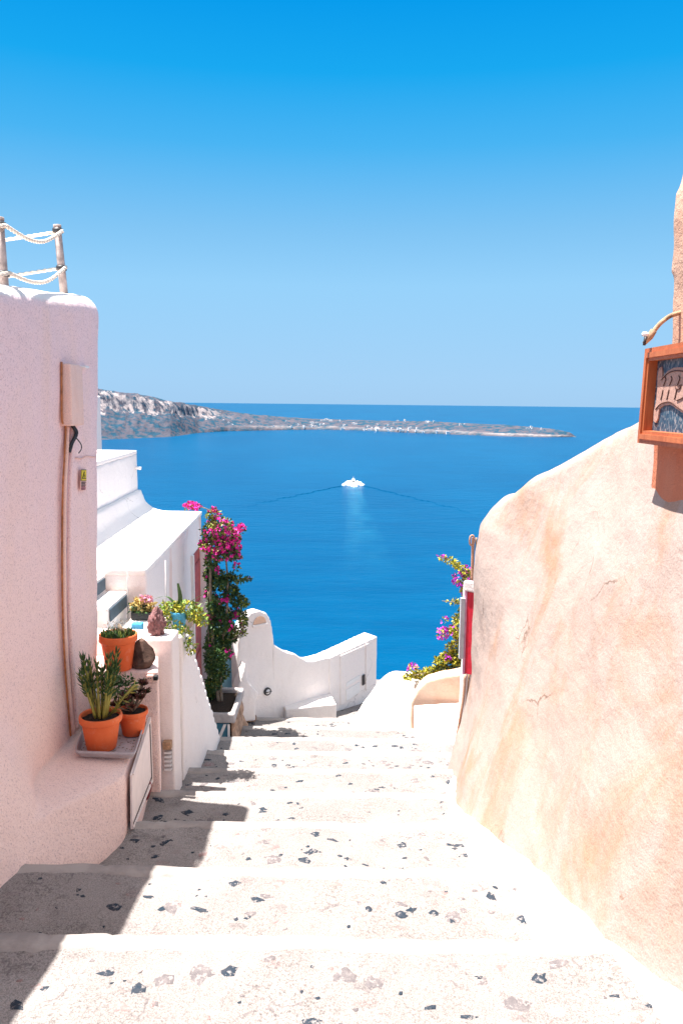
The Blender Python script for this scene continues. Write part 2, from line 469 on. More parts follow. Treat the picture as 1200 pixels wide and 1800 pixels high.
M['basalt'] = make_inlay('basalt_inlay', (.012, .03, .05), (.05, .055, .07), .54, (.30, .27, .26))
M['greystone'] = make_inlay('grey_inlay', (.13, .115, .12), (.21, .185, .185), .52, (.32, .285, .275))
M['rosystone'] = make_inlay('rosy_inlay', (.27, .175, .17), (.30, .225, .21), .50, (.32, .285, .275))
def make_nosing():
    k = N('whitewashed_nosing')
    f = k.noise(5, 5, .65)
    c = k.mix(k.ramp(f, [(.42, 0.0), (.62, 1.0)]), (.39, .35, .325), (.28, .25, .235))
    n1 = k.bump(k.noise(20, 4, .6), .5, .015)
    k.bump(k.noise(150, 3), .4, .004, n1)
    return k.fin(c, .9, .2)
M['nosing'] = make_nosing()

def make_water(name):
    k = N(name)
    f = k.noise(.004, 4, .5, k.map((1, .35, 1)))
    c = k.mix(k.ramp(f, [(.3, 0.0), (.7, 1.0)]), (.0, .056, .140), (.0, .073, .170))
    w = k.ramp(k.noise(.02, 5, .7, k.map((.5, 1.6, 1))), [(.40, 0.0), (.62, 1.0)])
    c = k.mix(k.math('MULTIPLY', w, .55), c, (.0, .044, .118))
    at = k.n('ShaderNodeAttribute'); at.attribute_name = 'churn'
    f2 = k.math('MULTIPLY', at.outputs['Fac'], k.ramp(k.noise(.06, 5, .7, k.map((1, .5, 1))), [(.38, .1), (.66, 1.0)]))
    c = k.mix(f2, c, (.02, .16, .25))
    n1 = k.bump(k.noise(.10, 6, .65, k.map((.5, 1.0, 1))), .55, 1.4)
    k.bump(k.noise(.8, 4, .65, k.map((.6, 1.2, 1))), .25, .35, n1)
    k.b.inputs['IOR'].default_value = 1.33
    return k.fin(c, .28, .025)
M['sea'] = make_water('sea_water')
M['foam'] = plain('white_foam', (.85, .87, .88), .9, .2, .06, .8, .4)
M['wake'] = make_water('wake_water')
def make_ripple():
    k = N('wake_ripple')
    k.bump(k.noise(.3, 4, .6), .3, .8)
    return k.fin((.0, .048, .122), .3, .05)
M['ripple'] = make_ripple()

def make_head():
    k = N('headland_rock')
    at = k.n('ShaderNodeAttribute'); at.attribute_name = 'cliff'
    a2 = k.n('ShaderNodeAttribute'); a2.attribute_name = 'shore'
    rock = k.mix(k.ramp(k.noise(.02, 6, .65), [(.35, 0.0), (.65, 1.0)]), (.105, .095, .115), (.07, .072, .095))
    sh = k.ramp(k.noise(.035, 6, .7, k.map((1, 1, 2.5))), [(.47, 0.0), (.56, 1.0)])
    c = k.mix(k.math('MULTIPLY', sh, .85), rock, (.008, .062, .105))
    cl = k.math('MULTIPLY', at.outputs['Fac'], k.ramp(k.noise(1, 5, .65, k.map((.035, .035, .012))), [(.44, 0.0), (.56, 1.0)]))
    c = k.mix(cl, c, (.42, .35, .34))
    c = k.mix(k.math('MULTIPLY', a2.outputs['Fac'], k.ramp(k.noise(.03, 4, .6), [(.35, .15), (.6, 1.0)])), c, (.34, .29, .28))
    k.bump(k.noise(.06, 6, .65), .6, 8.0)
    return k.fin(c, .95, .05)
M['headland'] = make_head()
M['cliff'] = plain('cliff_rock', (.28, .19, .15), .95, .1, .35, .3, .5)

# ------------------------------------------------------------------ setting: sea, headland, cliff under the village
SEA = EYE.z - 100.0
def disc(name, rs, z, mat, n=96):
    vs = [(0, 0, z)]; fs = []
    for r in rs: vs += [(r * math.sin(2 * math.pi * k / n), r * math.cos(2 * math.pi * k / n), z) for k in range(n)]
    for k in range(n): fs.append((0, 1 + (k + 1) % n, 1 + k))
    for i in range(len(rs) - 1):
        a = 1 + i * n; b = a + n
        for k in range(n): fs.append((a + k, a + (k + 1) % n, b + (k + 1) % n, b + k))
    return mk(name, vs, fs, mat, None, False)
tag(disc('sea', [400, 1500, 5000, 20000, 70000], SEA, M['sea']), kind='structure')

SHORE = [(60, 778), (180, 773), (300, 768), (350, 761), (400, 758), (470, 756.5), (560, 755), (640, 757), (700, 760), (800, 764), (900, 767.5), (960, 768.5), (1012, 768)]
RIDGE = [(60, 660), (180, 684), (240, 692), (300, 704), (350, 713), (400, 722), (450, 729), (500, 733), (560, 736.5), (620, 738), (700, 740), (760, 740.5), (820, 744), (870, 746), (930, 750), (970, 754), (1000, 760), (1012, 767.4)]
def headland():
    cols = [60 + i * 2.0 for i in range(477)]
    rows = 34
    vs = []; fs = []; cliff = []; shore = []
    for px in cols:
        s = at_z(px, interp(SHORE, px), SEA)
        D0 = Vector((s.x, s.y)).length
        d = Vector((s.x, s.y)) / D0
        wid = lerp(520, 300, sstep(300, 700, px)) * (1 - .93 * sstep(930, 1013, px))
        rr = ray(px, interp(RIDGE, px)); hr = Vector((rr.x, rr.y)).length
        Dr = D0 + wid * .55
        zr = max(EYE.z + rr.z / hr * Dr - SEA, .6)
        for j in range(rows):
            t = j / (rows - 1)
            D = D0 + wid * t
            u = t / .55
            left = 1 - sstep(330, 430, px)
            if u <= 1:
                pr_l = interp([(0, 0), (.1, .07), (.35, .32), (.6, .52), (.72, .60), (.80, .86), (.86, .93), (1, 1)], u)
                pr_r = interp([(0, 0), (.03, .22), (.2, .38), (.6, .75), (1, 1)], u)
                pr = lerp(pr_r, pr_l, left)
            else:
                pr = max(0, 1 - ((u - 1) / .82) ** 1.3)
                if j == rows - 1: pr = -.02
            p = Vector((d.x * D, d.y * D, 0))
            h = zr * pr
            amp = min(1, pr * 3) * (.09 * zr + 1.5) * (.35 if u > .93 and u < 1.07 else 1)
            h += amp * (.8 * noise.noise(p * .012) + .6 * noise.noise(p * .035) + .4 * noise.noise(p * .09))
            if j == 0: h = -.5
            vs.append((p.x, p.y, SEA + h))
            e = .10 * noise.noise(p * .02) + .05 * noise.noise(p * .07)
            rel = pr + e
            cliff.append(left * (1 if .56 < rel < .93 and u < 1.02 else 0) * (1.0 if px < 410 else .5))
            shore.append((1 if 0 < j < 3 else 0) * sstep(380, 480, px) * (.5 + .5 * sstep(800, 950, px)))
    for i in range(len(cols) - 1):
        for j in range(rows - 1):
            a = i * rows + j; fs.append((a, a + rows, a + rows + 1, a + 1))
    o = mk('headland', vs, fs, M['headland'], None, True)
    for nm, dat in (('cliff', cliff), ('shore', shore)):
        at = o.data.attributes.new(nm, 'FLOAT', 'POINT'); at.data.foreach_set('value', dat)
    return tag(o, kind='structure')
headland()

# slope of the village hill, falling to the sea behind the last wall
def hill():
    vs = []; fs = []
    xs = [-60 + i * 3 for i in range(41)]
    ys = [-12, -6, 0, 3, 6, 9, 10.5, 12, 14, 17, 21, 26, 32, 40, 50, 62, 76, 92, 110]
    for y in ys:
        for x in xs:
            z = -.28 * (y - 2.55) - .75 if y < 10.5 else -2.98 - (y - 10.5) * 1.02
            z += (0 if y < 12 else min(2.5, (y - 12) * .2)) * noise.noise(Vector((x * .12, y * .12, 3)))
            vs.append((x, y, z))
    n = len(xs)
    for j in range(len(ys) - 1):
        for i in range(n - 1):
            a = j * n + i; fs.append((a, a + 1, a + n + 1, a + n))
    tag(mk('hillside', vs, fs, M['cliff']), kind='structure')
hill()

# ------------------------------------------------------------------ the stepped lane
T, R_ = .77, .2156
Y0 = 2.55
def tread_z(j): return -R_ * j
def stairs():
    root = bpy.data.objects.new('path', None); COL.objects.link(root); tag(root, kind='structure')
    for j in range(0, 10):
        ya = -3.0 if j == 0 else Y0 + T * (j - 1)
        yb = Y0 + T * j if j < 9 else 10.6
        z = tread_z(j)
        nose = .075 if j < 9 else 0
        def edge(x, s): return .012 * noise.noise(Vector((x * 1.6, s * 3.1, 1))) + .008 * noise.noise(Vector((x * 7, s, 4)))
        tilt = lambda x: .012 * noise.noise(Vector((x * .9, j * 2.0, 7)))
        x0, x1 = -2.2, 2.2
        nx = 110
        ny = max(14, int((yb - ya) / .05)) if j else 70
        vs = []; fs = []
        for iy in range(ny + 1):
            for ix in range(nx + 1):
                x = lerp(x0, x1, ix / nx)
                a = ya + (edge(x, j - 1) if j else 0) - .0; b = yb - nose + (edge(x, j) if j < 9 else 0)
                b += .022 * noise.noise(Vector((x * 6, j, 8))) + .010 * noise.noise(Vector((x * 23, j, 8)))
                y = lerp(a, b, iy / ny)
                zz = z + tilt(x) - .006 + .012 * noise.noise(Vector((x * 2.3, y * 2.3, j))) + .007 * noise.noise(Vector((x * 9, y * 9, j)))
                vs.append((x, y, zz))
        for iy in range(ny):
            for ix in range(nx):
                a = iy * (nx + 1) + ix; fs.append((a, a + 1, a + nx + 2, a + nx + 1))
        mi = [0] * len(fs)
        rs = random.Random(100 + j)
        def hz(x, y): return z + tilt(x) - .006 + .012 * noise.noise(Vector((x * 2.3, y * 2.3, j))) + .007 * noise.noise(Vector((x * 9, y * 9, j)))
        ymin = .9 if j == 0 else ya
        for q in range(int((yb - ymin) * 3.0 * 66)):
            cx, cy = rs.uniform(-1.3, 1.25), rs.uniform(ymin + .05, yb - nose - .035)
            kind = rs.random()
            big = rs.random() ** 1.9
            a0 = lerp(.009, .05, big) * (1.0 if kind < .42 else 1.25); el_ = rs.uniform(.45, .9); ro = rs.uniform(-.5, .5) if rs.random() < .75 else rs.uniform(0, 3)
            m = 1 if kind < .40 else (2 if kind < .75 else 3)
            if m != 1 and rs.random() < .35: continue
            n_ = rs.randint(5, 12); ring = []
            for k in range(n_):
                an = 2 * math.pi * k / n_ + rs.uniform(-.25, .25); r_ = a0 * rs.uniform(.45, 1.2)
                u, v = math.cos(an) * r_, math.sin(an) * r_ * el_
                ring.append((cx + u * math.cos(ro) - v * math.sin(ro), min(cy + u * math.sin(ro) + v * math.cos(ro), yb - nose - .004)))
            b0 = len(vs)
            vs.append((cx, cy, hz(cx, cy) + (.0028 if m == 1 else .002)))
            vs += [(lerp(cx, x, .8), lerp(cy, y, .8), hz(x, y) + rs.uniform(.0012, .0026)) for x, y in ring]
            vs += [(x, y, hz(x, y) - .004) for x, y in ring]
            for k in range(n_):
                k2 = (k + 1) % n_
                fs.append((b0, b0 + 1 + k, b0 + 1 + k2)); fs.append((b0 + 1 + k, b0 + 1 + n_ + k, b0 + 1 + n_ + k2, b0 + 1 + k2)); mi += [m, m]
        st = mk('step', vs, fs, [M['tread'], M['basalt'], M['greystone'], M['rosystone']], root, True, mi)
        if j == 9: continue
        # whitewashed edge with its riser, laid in slabs
        vs = []; fs = []
        prof = [(-.25, -.022), (.0, -.003), (.15, .0), (.5, .003), (.88, .002), (1.0, -.012), (1.02, -.035), (1.0, -R_ - .03)]
        joints = [random.uniform(-1.2, 1.6) for _ in range(4)]
        n2 = 220
        for ix in range(n2 + 1):
            x = lerp(x0, x1, ix / n2)
            b = yb + edge(x, j); a = b - nose + .022 * noise.noise(Vector((x * 6, j, 8))) + .010 * noise.noise(Vector((x * 23, j, 8)))
            dip = -.008 * max([max(0, 1 - abs(x - q) / .025) for q in joints])
            for (u, dz) in prof:
                vs.append((x, lerp(a, b, u) + .006 * noise.noise(Vector((x * 12, u * 4, j))), z + tilt(x) + dz + dip + .005 * noise.noise(Vector((x * 6, u * 3, j + 20)))))
        m = len(prof)
        for ix in range(n2):
            for k in range(m - 1):
                a = ix * m + k; fs.append((a, a + m, a + m + 1, a + 1))
        mk('nosing', vs, fs, M['nosing'], st)
stairs()
def ramp_z(y): return -R_ / T * (y - Y0)

# ------------------------------------------------------------------ lofted lane walls
def loft(name, ys, prof, mat, parent=None, amp=.006, s=5, amp2=.014, s2=1.3, seed=0):
    vs = []; fs = []; m = None
    for y in ys:
        P = prof(y); m = len(P)
        vs += [(p[0], y if len(p) == 2 else p[1], p[-1]) for p in P]
    n = len(ys)
    for i in range(n - 1):
        for k in range(m):
            a = i * m + k; b = i * m + (k + 1) % m
            fs.append((a, b, b + m, a + m))
    fs.append(tuple(range(m - 1, -1, -1))); fs.append(tuple((n - 1) * m + k for k in range(m)))
    bm = bmesh.new()
    me = bpy.data.meshes.new(name); me.from_pydata(vs, [], fs)
    bm.from_mesh(me); bmesh.ops.recalc_face_normals(bm, faces=bm.faces); bm.to_mesh(me); bm.free()
    me.update()
    roughen(me, amp, s, seed, amp2, s2)
    return link(name, me, mat, parent, True)

# ---- left: tall pink wall whose foot swells into a planting shelf
LX = [(-1.0, -1.86), (2.5, -1.59), (4.0, -1.475), (4.75, -1.43)]
SHELF = -.09
LEND = 4.80
def left_face(y, z):
    x0 = interp(LX, y) + .034 * (max(z, -.3) - 2.3)
    zt = interp([(1.0, 2.30), (3.0, 2.33), (3.6, 2.36), (4.75, 2.44)], y)
    # flared foot
    g = ramp_z(y) - .1
    h = max(0, z - g)
    fl_amt = interp([(2.0, .06), (2.8, .12), (3.2, .24), (3.6, .35), (3.9, .37), (4.8, .37)], y)
    fl_h = interp([(2.0, .6), (3.0, .72), (3.5, .80), (3.9, .66)], y)
    fl = fl_amt * max(0, 1 - h / fl_h) ** 1.35
    sx = interp([(3.9, -1.117), (4.8, -1.21)], y)
    shelf = (sx - x0) * (1 - sstep(SHELF - .022, SHELF, z)) - .012 * sstep(SHELF - .09, SHELF - .015, z) + .03 * max(0, (SHELF - z)) * 0
    w = sstep(3.45, 3.99, y)
    foot = lerp(fl, max(shelf, 0), w)
    # rounded vertical end of the wall (above the shelf)
    r = .07; e = max(0, y - (LEND - r))
    rnd = (r - math.sqrt(max(0, r * r - e * e))) if z > SHELF - .05 else 0
    # rounded top
    rt = .11; q = max(0, z - (zt - rt))
    top = (rt - math.sqrt(max(0, rt * rt - min(q, rt) ** 2))) * 1.0
    # shallow pipe chase in the render
    return x0 + foot - rnd - top, zt
def left_wall():
    def prof(y):
        zt = left_face(y, 0)[1]
        zs = [-2.6, -1.8] + [lerp(-1.2, SHELF - .06, i / 26) for i in range(27)] + [SHELF - .045, SHELF - .032, SHELF - .022, SHELF - .016, SHELF - .011, SHELF - .006, SHELF + .002] \
            + [lerp(SHELF + .03, zt - .125, i / 55) for i in range(56)] + [zt - .11 + .11 * math.sin(i / 9 * math.pi / 2) for i in range(10)]
        P = [(left_face(y, z)[0], z) for z in zs]
        xb = interp(LX, y) - 1.5
        e = max(0, y - (LEND - .14)); xb += 0
        P += [(lerp(P[-1][0], xb, .3), zt + .004), (lerp(P[-1][0], xb, .7), zt + .004), (xb, zt), (xb, -2.6)]
        return P
    ys = [-1.0, -.5, 0, .5, 1.0, 1.4] + [1.7 + i * .04 for i in range(74)] + [LEND - .07 + .07 * math.sin(i / 6 * math.pi / 2) for i in range(1, 7)]
    ys = sorted(y for y in set(round(v, 4) for v in ys) if y <= LEND)
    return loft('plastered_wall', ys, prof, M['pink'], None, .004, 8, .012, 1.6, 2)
lw = left_wall()
tag(lw, 'tall pink plastered wall on the left of the steps with a swollen foot and rope posts on top', 'wall')

# ---- right: leaning peach parapet
RB = [(-1, 1.75), (1.5, 1.28), (2.2, 1.06), (2.55, .93), (3.0, .91), (3.4, .885), (3.8, .80), (4.1, .745), (4.6, .73), (5.1, .75), (5.8, .80)]
RT = [(-1, 1.70), (2.6, 1.47), (3.05, 1.46), (3.3, 1.445), (3.8, 1.47), (4.4, 1.38), (5.1, 1.23), (5.8, 1.12)]
RZ = [(-1, 2.55), (2.6, 2.25), (3.2, 2.06), (3.55, 1.965), (3.8, 1.86), (4.1, 1.74), (4.4, 1.655), (4.75, 1.53), (5.1, 1.38), (5.4, 1.26), (5.62, 1.215), (5.72, 1.15), (5.8, 1.06), (5.84, .95)]
REND = 5.84
def right_face(y, z):
    b = interp(RB, y); t = interp(RT, y); zt = interp(RZ, y)
    g = ramp_z(y) - .05
    u = (z - g) / max(.3, (interp([(2.6, 2.2), (3.8, 1.86), (5.8, 1.18)], y) - g))
    u = max(-.2, min(1.0, u))
    lin = lerp(b, t, u)
    # far end: nearly upright above, swelling at the foot
    far = interp([(-1.6, .70), (-.99, .81), (-.47, .915), (-.157, .962), (.54, .968), (.95, 1.0), (1.1, 1.05), (1.3, 1.12)], z)
    w = sstep(4.6, 5.7, y)
    x = lerp(lin, far, w)
    r = .10; e = max(0, y - (REND - r))
    x += (r - math.sqrt(max(0, r * r - e * e))) * .55
    rt = .11; q = max(0, z - (zt - rt))
    x += (rt - math.sqrt(max(0, rt * rt - min(q, rt) ** 2))) * .9
    return x, zt
def right_wall():
    def prof(y):
        zt = right_face(y, 0)[1]
        zs = [-2.6, -2.0] + [lerp(-1.6, zt - .12, i / 80) for i in range(81)] + [zt - .11 + .11 * math.sin(i / 8 * math.pi / 2) for i in range(9)]
        P = [(right_face(y, z)[0], z) for z in zs]
        P = [(x + .045 * nz((x, y, z), .9, 5) , z) for x, z in P]
        xb = P[-1][0] + .5
        P += [(P[-1][0] + .18, zt + .01), (xb, zt - .03), (xb, -2.6)]
        return P
    ys = [-1, -.4, .2, .7, 1.1, 1.4] + [1.6 + i * .05 for i in range(83)] + [REND - .08 + .08 * math.sin(i / 6 * math.pi / 2) for i in range(1, 7)]
    ys = sorted(set(round(v, 4) for v in ys if v <= REND))
    return loft('parapet_wall', ys, prof, M['peach'], None, .007, 7, .02, 2.2, 11)
rw = right_wall()
tag(rw, 'big peach stained parapet wall leaning back on the right of the steps', 'wall')
def skirting():
    ys = [.6 + i * .06 for i in range(87)]
    vs = []; fs = []; m = 12
    for y in ys:
        if y > 5.78: break
        g = ramp_z(y) if y > Y0 else ramp_z(Y0) * .0 + .0
        hgt = interp([(1.0, .13), (2.3, .12), (2.6, .10), (3.4, .13), (4.0, .10), (5.0, .06), (5.8, .03)], y)
        out = interp([(1.0, .22), (2.4, .20), (2.9, .17), (3.4, .22), (4.0, .17), (4.6, .10), (5.8, .05)], y)
        xw = right_face(y, g + hgt)[0] + .05
        for k in range(m):
            t = k / (m - 1)
            x = xw - (out + .05) * t
            z = g - .02 + hgt * (1 - t) ** 2.0 - .04 * max(0, t - .8) * 5 * .6 - .03 * t
            vs.append((x + .018 * nz((x, y, z), 4, 3), y, z + .012 * nz((x, y, z), 5, 8)))
        lx, ly, lz = vs[-1]
        vs.append((lx - .01, ly, lz - .03)); vs.append((lx - .012, ly, lz - .32))
    m += 2
    n = len(vs) // m
    for i in range(n - 1):
        for k in range(m - 1):
            a = i * m + k; fs.append((a, a + 1, a + m + 1, a + m))
    mk('plaster_skirting', vs, fs, M['white'], rw)
skirting()

# ------------------------------------------------------------------ rope railing on the pink wall
def rope_mesh(name, pts, r, parent):
    pts = catmull(pts, 14)
    bm = bmesh.new()
    L = 0; lens = [0]
    for a, b in zip(pts, pts[1:]): L += (b - a).length; lens.append(L)
    for s in range(3):
        q = []
        for i, p in enumerate(pts):
            t = (pts[min(i + 1, len(pts) - 1)] - pts[max(i - 1, 0)]).normalized()
            a = t.cross(Vector((0, 0, 1))).normalized(); b = t.cross(a)
            ang = lens[i] / (r * 5.5) * 2 * math.pi / 2 + s * 2 * math.pi / 3
            q.append(p + (a * math.cos(ang) + b * math.sin(ang)) * r * .5)
        tube(bm, q, r * .58, 6)
    return from_bm(name, bm, M['rope'], parent, True)
rail = empty('rope_railing', (-1.5, 4.4, 2.4), 'rope railing of weathered posts with cream ropes on top of the pink wall', 'railing')
ytop = 4.55
pA = at_y(113, 511, 4.70); tA = at_y(101, 397, 4.70)
pB = at_y(10, 531, 3.86); tB = at_y(-1, 384, 3.86)
pA.z -= .03; pB.z -= .04
dC = Vector((-.10, -.80, -.03)); pC = pB + dC; tC = tB + dC
pD = pA + Vector((-1.25, .1, -.02)); tD = tA + Vector((-1.25, .1, 0))
for (b, t) in ((pA, tA), (pB, tB), (pC, tC), (pD, tD)):
    bm = bmesh.new()
    tube(bm, [b, b.lerp(t, .5), t], [.0225, .0215, .0205], 14)
    tube(bm, [t - (t - b).normalized() * .008, t + Vector((0, 0, .006))], [.023, .022], 14)
    po = from_bm('post', bm, M['postpaint'], rail, True)
    for fr in (.40, .93):
        c = b.lerp(t, fr)
        bm = bmesh.new()
        lathe(bm, [(.021, -.012), (.029, -.012), (.029, .012), (.021, .012)], c, 16)
        from_bm('collar', bm, M['darkmetal'], po, True)
for fr in (.41, .92):
    for (b0, t0, b1, t1) in ((pC, tC, pB, tB), (pB, tB, pA, tA), (pA, tA, pD, tD)):
        a = b0.lerp(t0, fr); c = b1.lerp(t1, fr)
        sid = Vector((.03, -.01, 0)) if c is not None else Vector()
        a2 = a + sid; c2 = c + sid
        mid1 = a2.lerp(c2, .35) - Vector((0, 0, .055)); mid2 = a2.lerp(c2, .65) - Vector((0, 0, .06))
        rope_mesh('rope', [a2, mid1, mid2, c2], .0105, rail)

# ------------------------------------------------------------------ fittings on the pink wall
def wall_pt(y, z, off=0.0):
    return Vector((left_face(y, z)[0] + off, y, z))
def yz_on_left(px, py):
    # march the viewing ray to the wall plane
    for i in range(4000):
        y = 2.5 + i * .0007
        p = at_y(px, py, y)
        if p.x <= left_face(y, p.z)[0]: return p
    return at_y(px, py, 4.7)
mb = empty('meter_cabinet', yz_on_left(120, 750), 'tall narrow pink painted cable cabinet fixed near the corner of the pink wall', 'cabinet')
a = yz_on_left(119, 640); b = yz_on_left(119, 748)
bm = bmesh.new(); ym = (a.y + b.y) / 2; z1, z0 = a.z, b.z
box(bm, a.x - .05, a.x + .045, ym - .085, ym + .07, z0, z1); bevel(bm, .012, 3)
from_bm('cabinet_body', bm, M['cabinet'], mb, True)
bm = bmesh.new(); box(bm, a.x - .05, a.x + .032, ym + .078, ym + .15, z0 + .0, z1 - .005); bevel(bm, .008, 2)
from_bm('cover_strip', bm, M['cabinet'], mb, True)
pp = yz_on_left(143, 645)
bm = bmesh.new(); box(bm, pp.x - .03, pp.x + .035, pp.y - .03, pp.y + .035, pp.z - .006, pp.z + .006); bevel(bm, .003, 1)
from_bm('cap_plate', bm, M['whiteplastic'], mb, False)
# conduit down to the shelf
cpts = [yz_on_left(x, y) + Vector((.012, 0, 0)) for x, y in ((115, 750), (113, 800), (110, 860), (109, 930), (109, 1000), (110, 1080), (113, 1150), (118, 1220), (124, 1290))]
bm = bmesh.new(); tube(bm, catmull(cpts, 5), .012, 10)
tag(from_bm('conduit_pipe', bm, M['cabinet'], None, True), 'plastered conduit running down the pink wall below the cabinet', 'pipe')
c2 = [p + Vector((.004, .075, 0)) for p in cpts]
bm = bmesh.new(); tube(bm, catmull(c2[:], 5), .012, 10)
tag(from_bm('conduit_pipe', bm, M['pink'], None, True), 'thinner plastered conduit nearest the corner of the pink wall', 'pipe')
c3 = [yz_on_left(106, 636) + Vector((.008, 0, 0)), yz_on_left(106, 690) + Vector((.008, 0, 0)), yz_on_left(107, 740) + Vector((.008, 0, 0))] + [p + Vector((.000, -.028, 0)) for p in cpts]  # upper points carry the cable on as a dark strip for the cabinet's shadow gap
tag(tubeo('cable', catmull(c3, 5), .0055, M['rust_gap_line']), 'thin rusty brown strip on the pink wall, cable by the conduit and painted shadow gap by the cabinet', 'cable')
w0 = yz_on_left(120, 752)
bm = bmesh.new()
for q in range(4):
    o_ = q * .011
    tube(bm, catmull([w0 + Vector((.02, o_, .01)), w0 + Vector((.035, o_ + .012, -.03)), w0 + Vector((.018, o_ - .02, -.085)), w0 + Vector((.012, -.03 + o_ * .4, -.13))], 5), .0055, 6)
tube(bm, catmull([w0 + Vector((.02, .05, -.05)), w0 + Vector((.04, .08, -.09)), w0 + Vector((.035, .1, -.12)), w0 + Vector((.03, .07, -.14))], 5), .003, 6)
tag(from_bm('cable_bundle', bm, M['black'], None, True), 'loose black wires hanging out under the cable cabinet', 'cables')
w1 = [yz_on_left(x, y) + Vector((.006, 0, 0)) for x, y in ((132, 805), (142, 806), (150, 802), (160, 803), (168, 803))]
tag(tubeo('cable', catmull(w1, 4), .0035, M['pinkflat']), 'thin pinkish cable crossing to the wall corner above the sticker', 'cable')
# warning sticker
def sticker():
    e = empty('warning_sticker', yz_on_left(142, 860), 'small warning sticker with a yellow triangle on the pink wall', 'sticker')
    A = yz_on_left(138, 825); B = yz_on_left(138, 862); C_ = yz_on_left(148.5, 825)
    off = Vector((.012, 0, 0))
    dy = C_ - A; dz = B - A
    def P(u, v, o_=0): return A + dy * u + dz * v + off + Vector((o_, -o_ * .3, 0))
    def quad(nm, pts, m, o_, par):
        f = [P(u, v, o_) for u, v in pts]; g = [P(u, v, o_ - .003) for u, v in pts]
        bm = bmesh.new(); rings(bm, f, g); return from_bm(nm, bm, m, par)
    quad('backing', [(0, 0), (1, 0), (1, 1), (0, 1)], M['pinkflat'], 0, e)
    quad('border', [(.03, .01), (.97, .01), (.97, .55), (.03, .55)], M['black'], .002, e)
    quad('yellow_panel', [(.1, .04), (.9, .04), (.9, .53), (.1, .53)], M['yellow'], .004, e)
    quad('triangle', [(.5, .09), (.82, .45), (.18, .45)], M['black'], .006, e)
    quad('triangle_field', [(.5, .17), (.70, .415), (.30, .415)], M['yellow'], .008, e)
    quad('bolt_mark', [(.55, .22), (.46, .32), (.52, .32), (.45, .40), (.60, .29), (.53, .29)], M['black'], .010, e)
    for k, v in enumerate((.60, .67, .74, .81, .88, .94)):
        quad('text_line', [(.12, v), (.86 - .1 * (k % 2), v), (.86 - .1 * (k % 2), v + .035), (.12, v + .035)], M['wine'] if k > 2 else M['black'], .003, e)
sticker()

# ------------------------------------------------------------------ potted plants, tray and pedestals of the left side
def pot_prof(r, h):
    return [(0, 0), (r * .66, 0), (r * .69, h * .02), (r * .70, h * .10), (r * .72, h * .115), (r * .88, h * .76), (r * .885, h * .79), (r * .97, h * .80), (r * 1.0, h * .83), (r * 1.01, h * .9), (r, h * .97), (r * .975, h), (r * .92, h), (r * .895, h * .97), (r * .885, h * .86)]
def pot(name, c, r, h, parent):
    bm = bmesh.new(); lathe(bm, pot_prof(r, h), c, 48)
    p = from_bm(name, bm, M['terracotta'], parent, True)
    bm = bmesh.new()
    pr = [(r * .89, h * .87), (r * .6, h * .90), (r * .3, h * .885), (0, h * .9)]
    lathe(bm, pr, c, 40); so_ = from_bm('soil', bm, M['soil'], p, True)
    roughen(so_.data, .012, 40, 1)
    return p

# tray on the shelf
tz = SHELF + .006
TR = [at_z(131, 1333, tz), at_z(238, 1337, tz), at_z(263, 1254, tz), at_z(163, 1244, tz)]
def tray():
    e = empty('plant_tray', TR[0].lerp(TR[2], .5), 'shallow grey plastic tray under the two pots on the pink shelf', 'tray')
    c = sum(TR, Vector()) / 4
    def ring(s, z):
        out = []
        for i in range(4):
            p = TR[i]; q = TR[(i + 1) % 4]; o_ = TR[i - 1]
            for t in (0, .5, 1):
                a = p.lerp(o_, .07); b = p.lerp(q, .07)
                k = a.lerp(p, t) if t < .5 else (p.lerp(b, (t - .5) * 2) if t > .5 else a.lerp(b, .5).lerp(p, .6))
                if t == 0: k = a
                if t == 1: k = b
                v = c + (k - c) * s; v.z = tz + z; out.append(v)
        return out
    prof = [(.90, 0), (.955, .035), (.965, .040), (1.0, .040), (1.005, .033), (1.0, .028), (.965, .028), (.91, -.004)]
    bm = bmesh.new()
    rr = [[bm.verts.new(p) for p in ring(s, z)] for s, z in prof]
    bm.faces.new(rr[0]); bm.faces.new(list(reversed(rr[-1])))
    for a, b in zip(rr, rr[1:]):
        for i in range(12): bm.faces.new([a[i], a[(i + 1) % 12], b[(i + 1) % 12], b[i]])
    bmesh.ops.recalc_face_normals(bm, faces=bm.faces)
    from_bm('tray_body', bm, M['greyplastic'], e, False)
    L = Leaves()
    for _ in range(160):
        u, v = random.random(), random.random()
        p = TR[0].lerp(TR[1], u).lerp(TR[3].lerp(TR[2], u), v); p = c + (p - c) * .84; p.z = tz + .004
        L.leaf(p, Vector((random.uniform(-1, 1), random.uniform(-1, 1), .08)), .006, .018)
    tag(L.build('leaf_litter', M['bark'], e), kind='stuff')
tray()

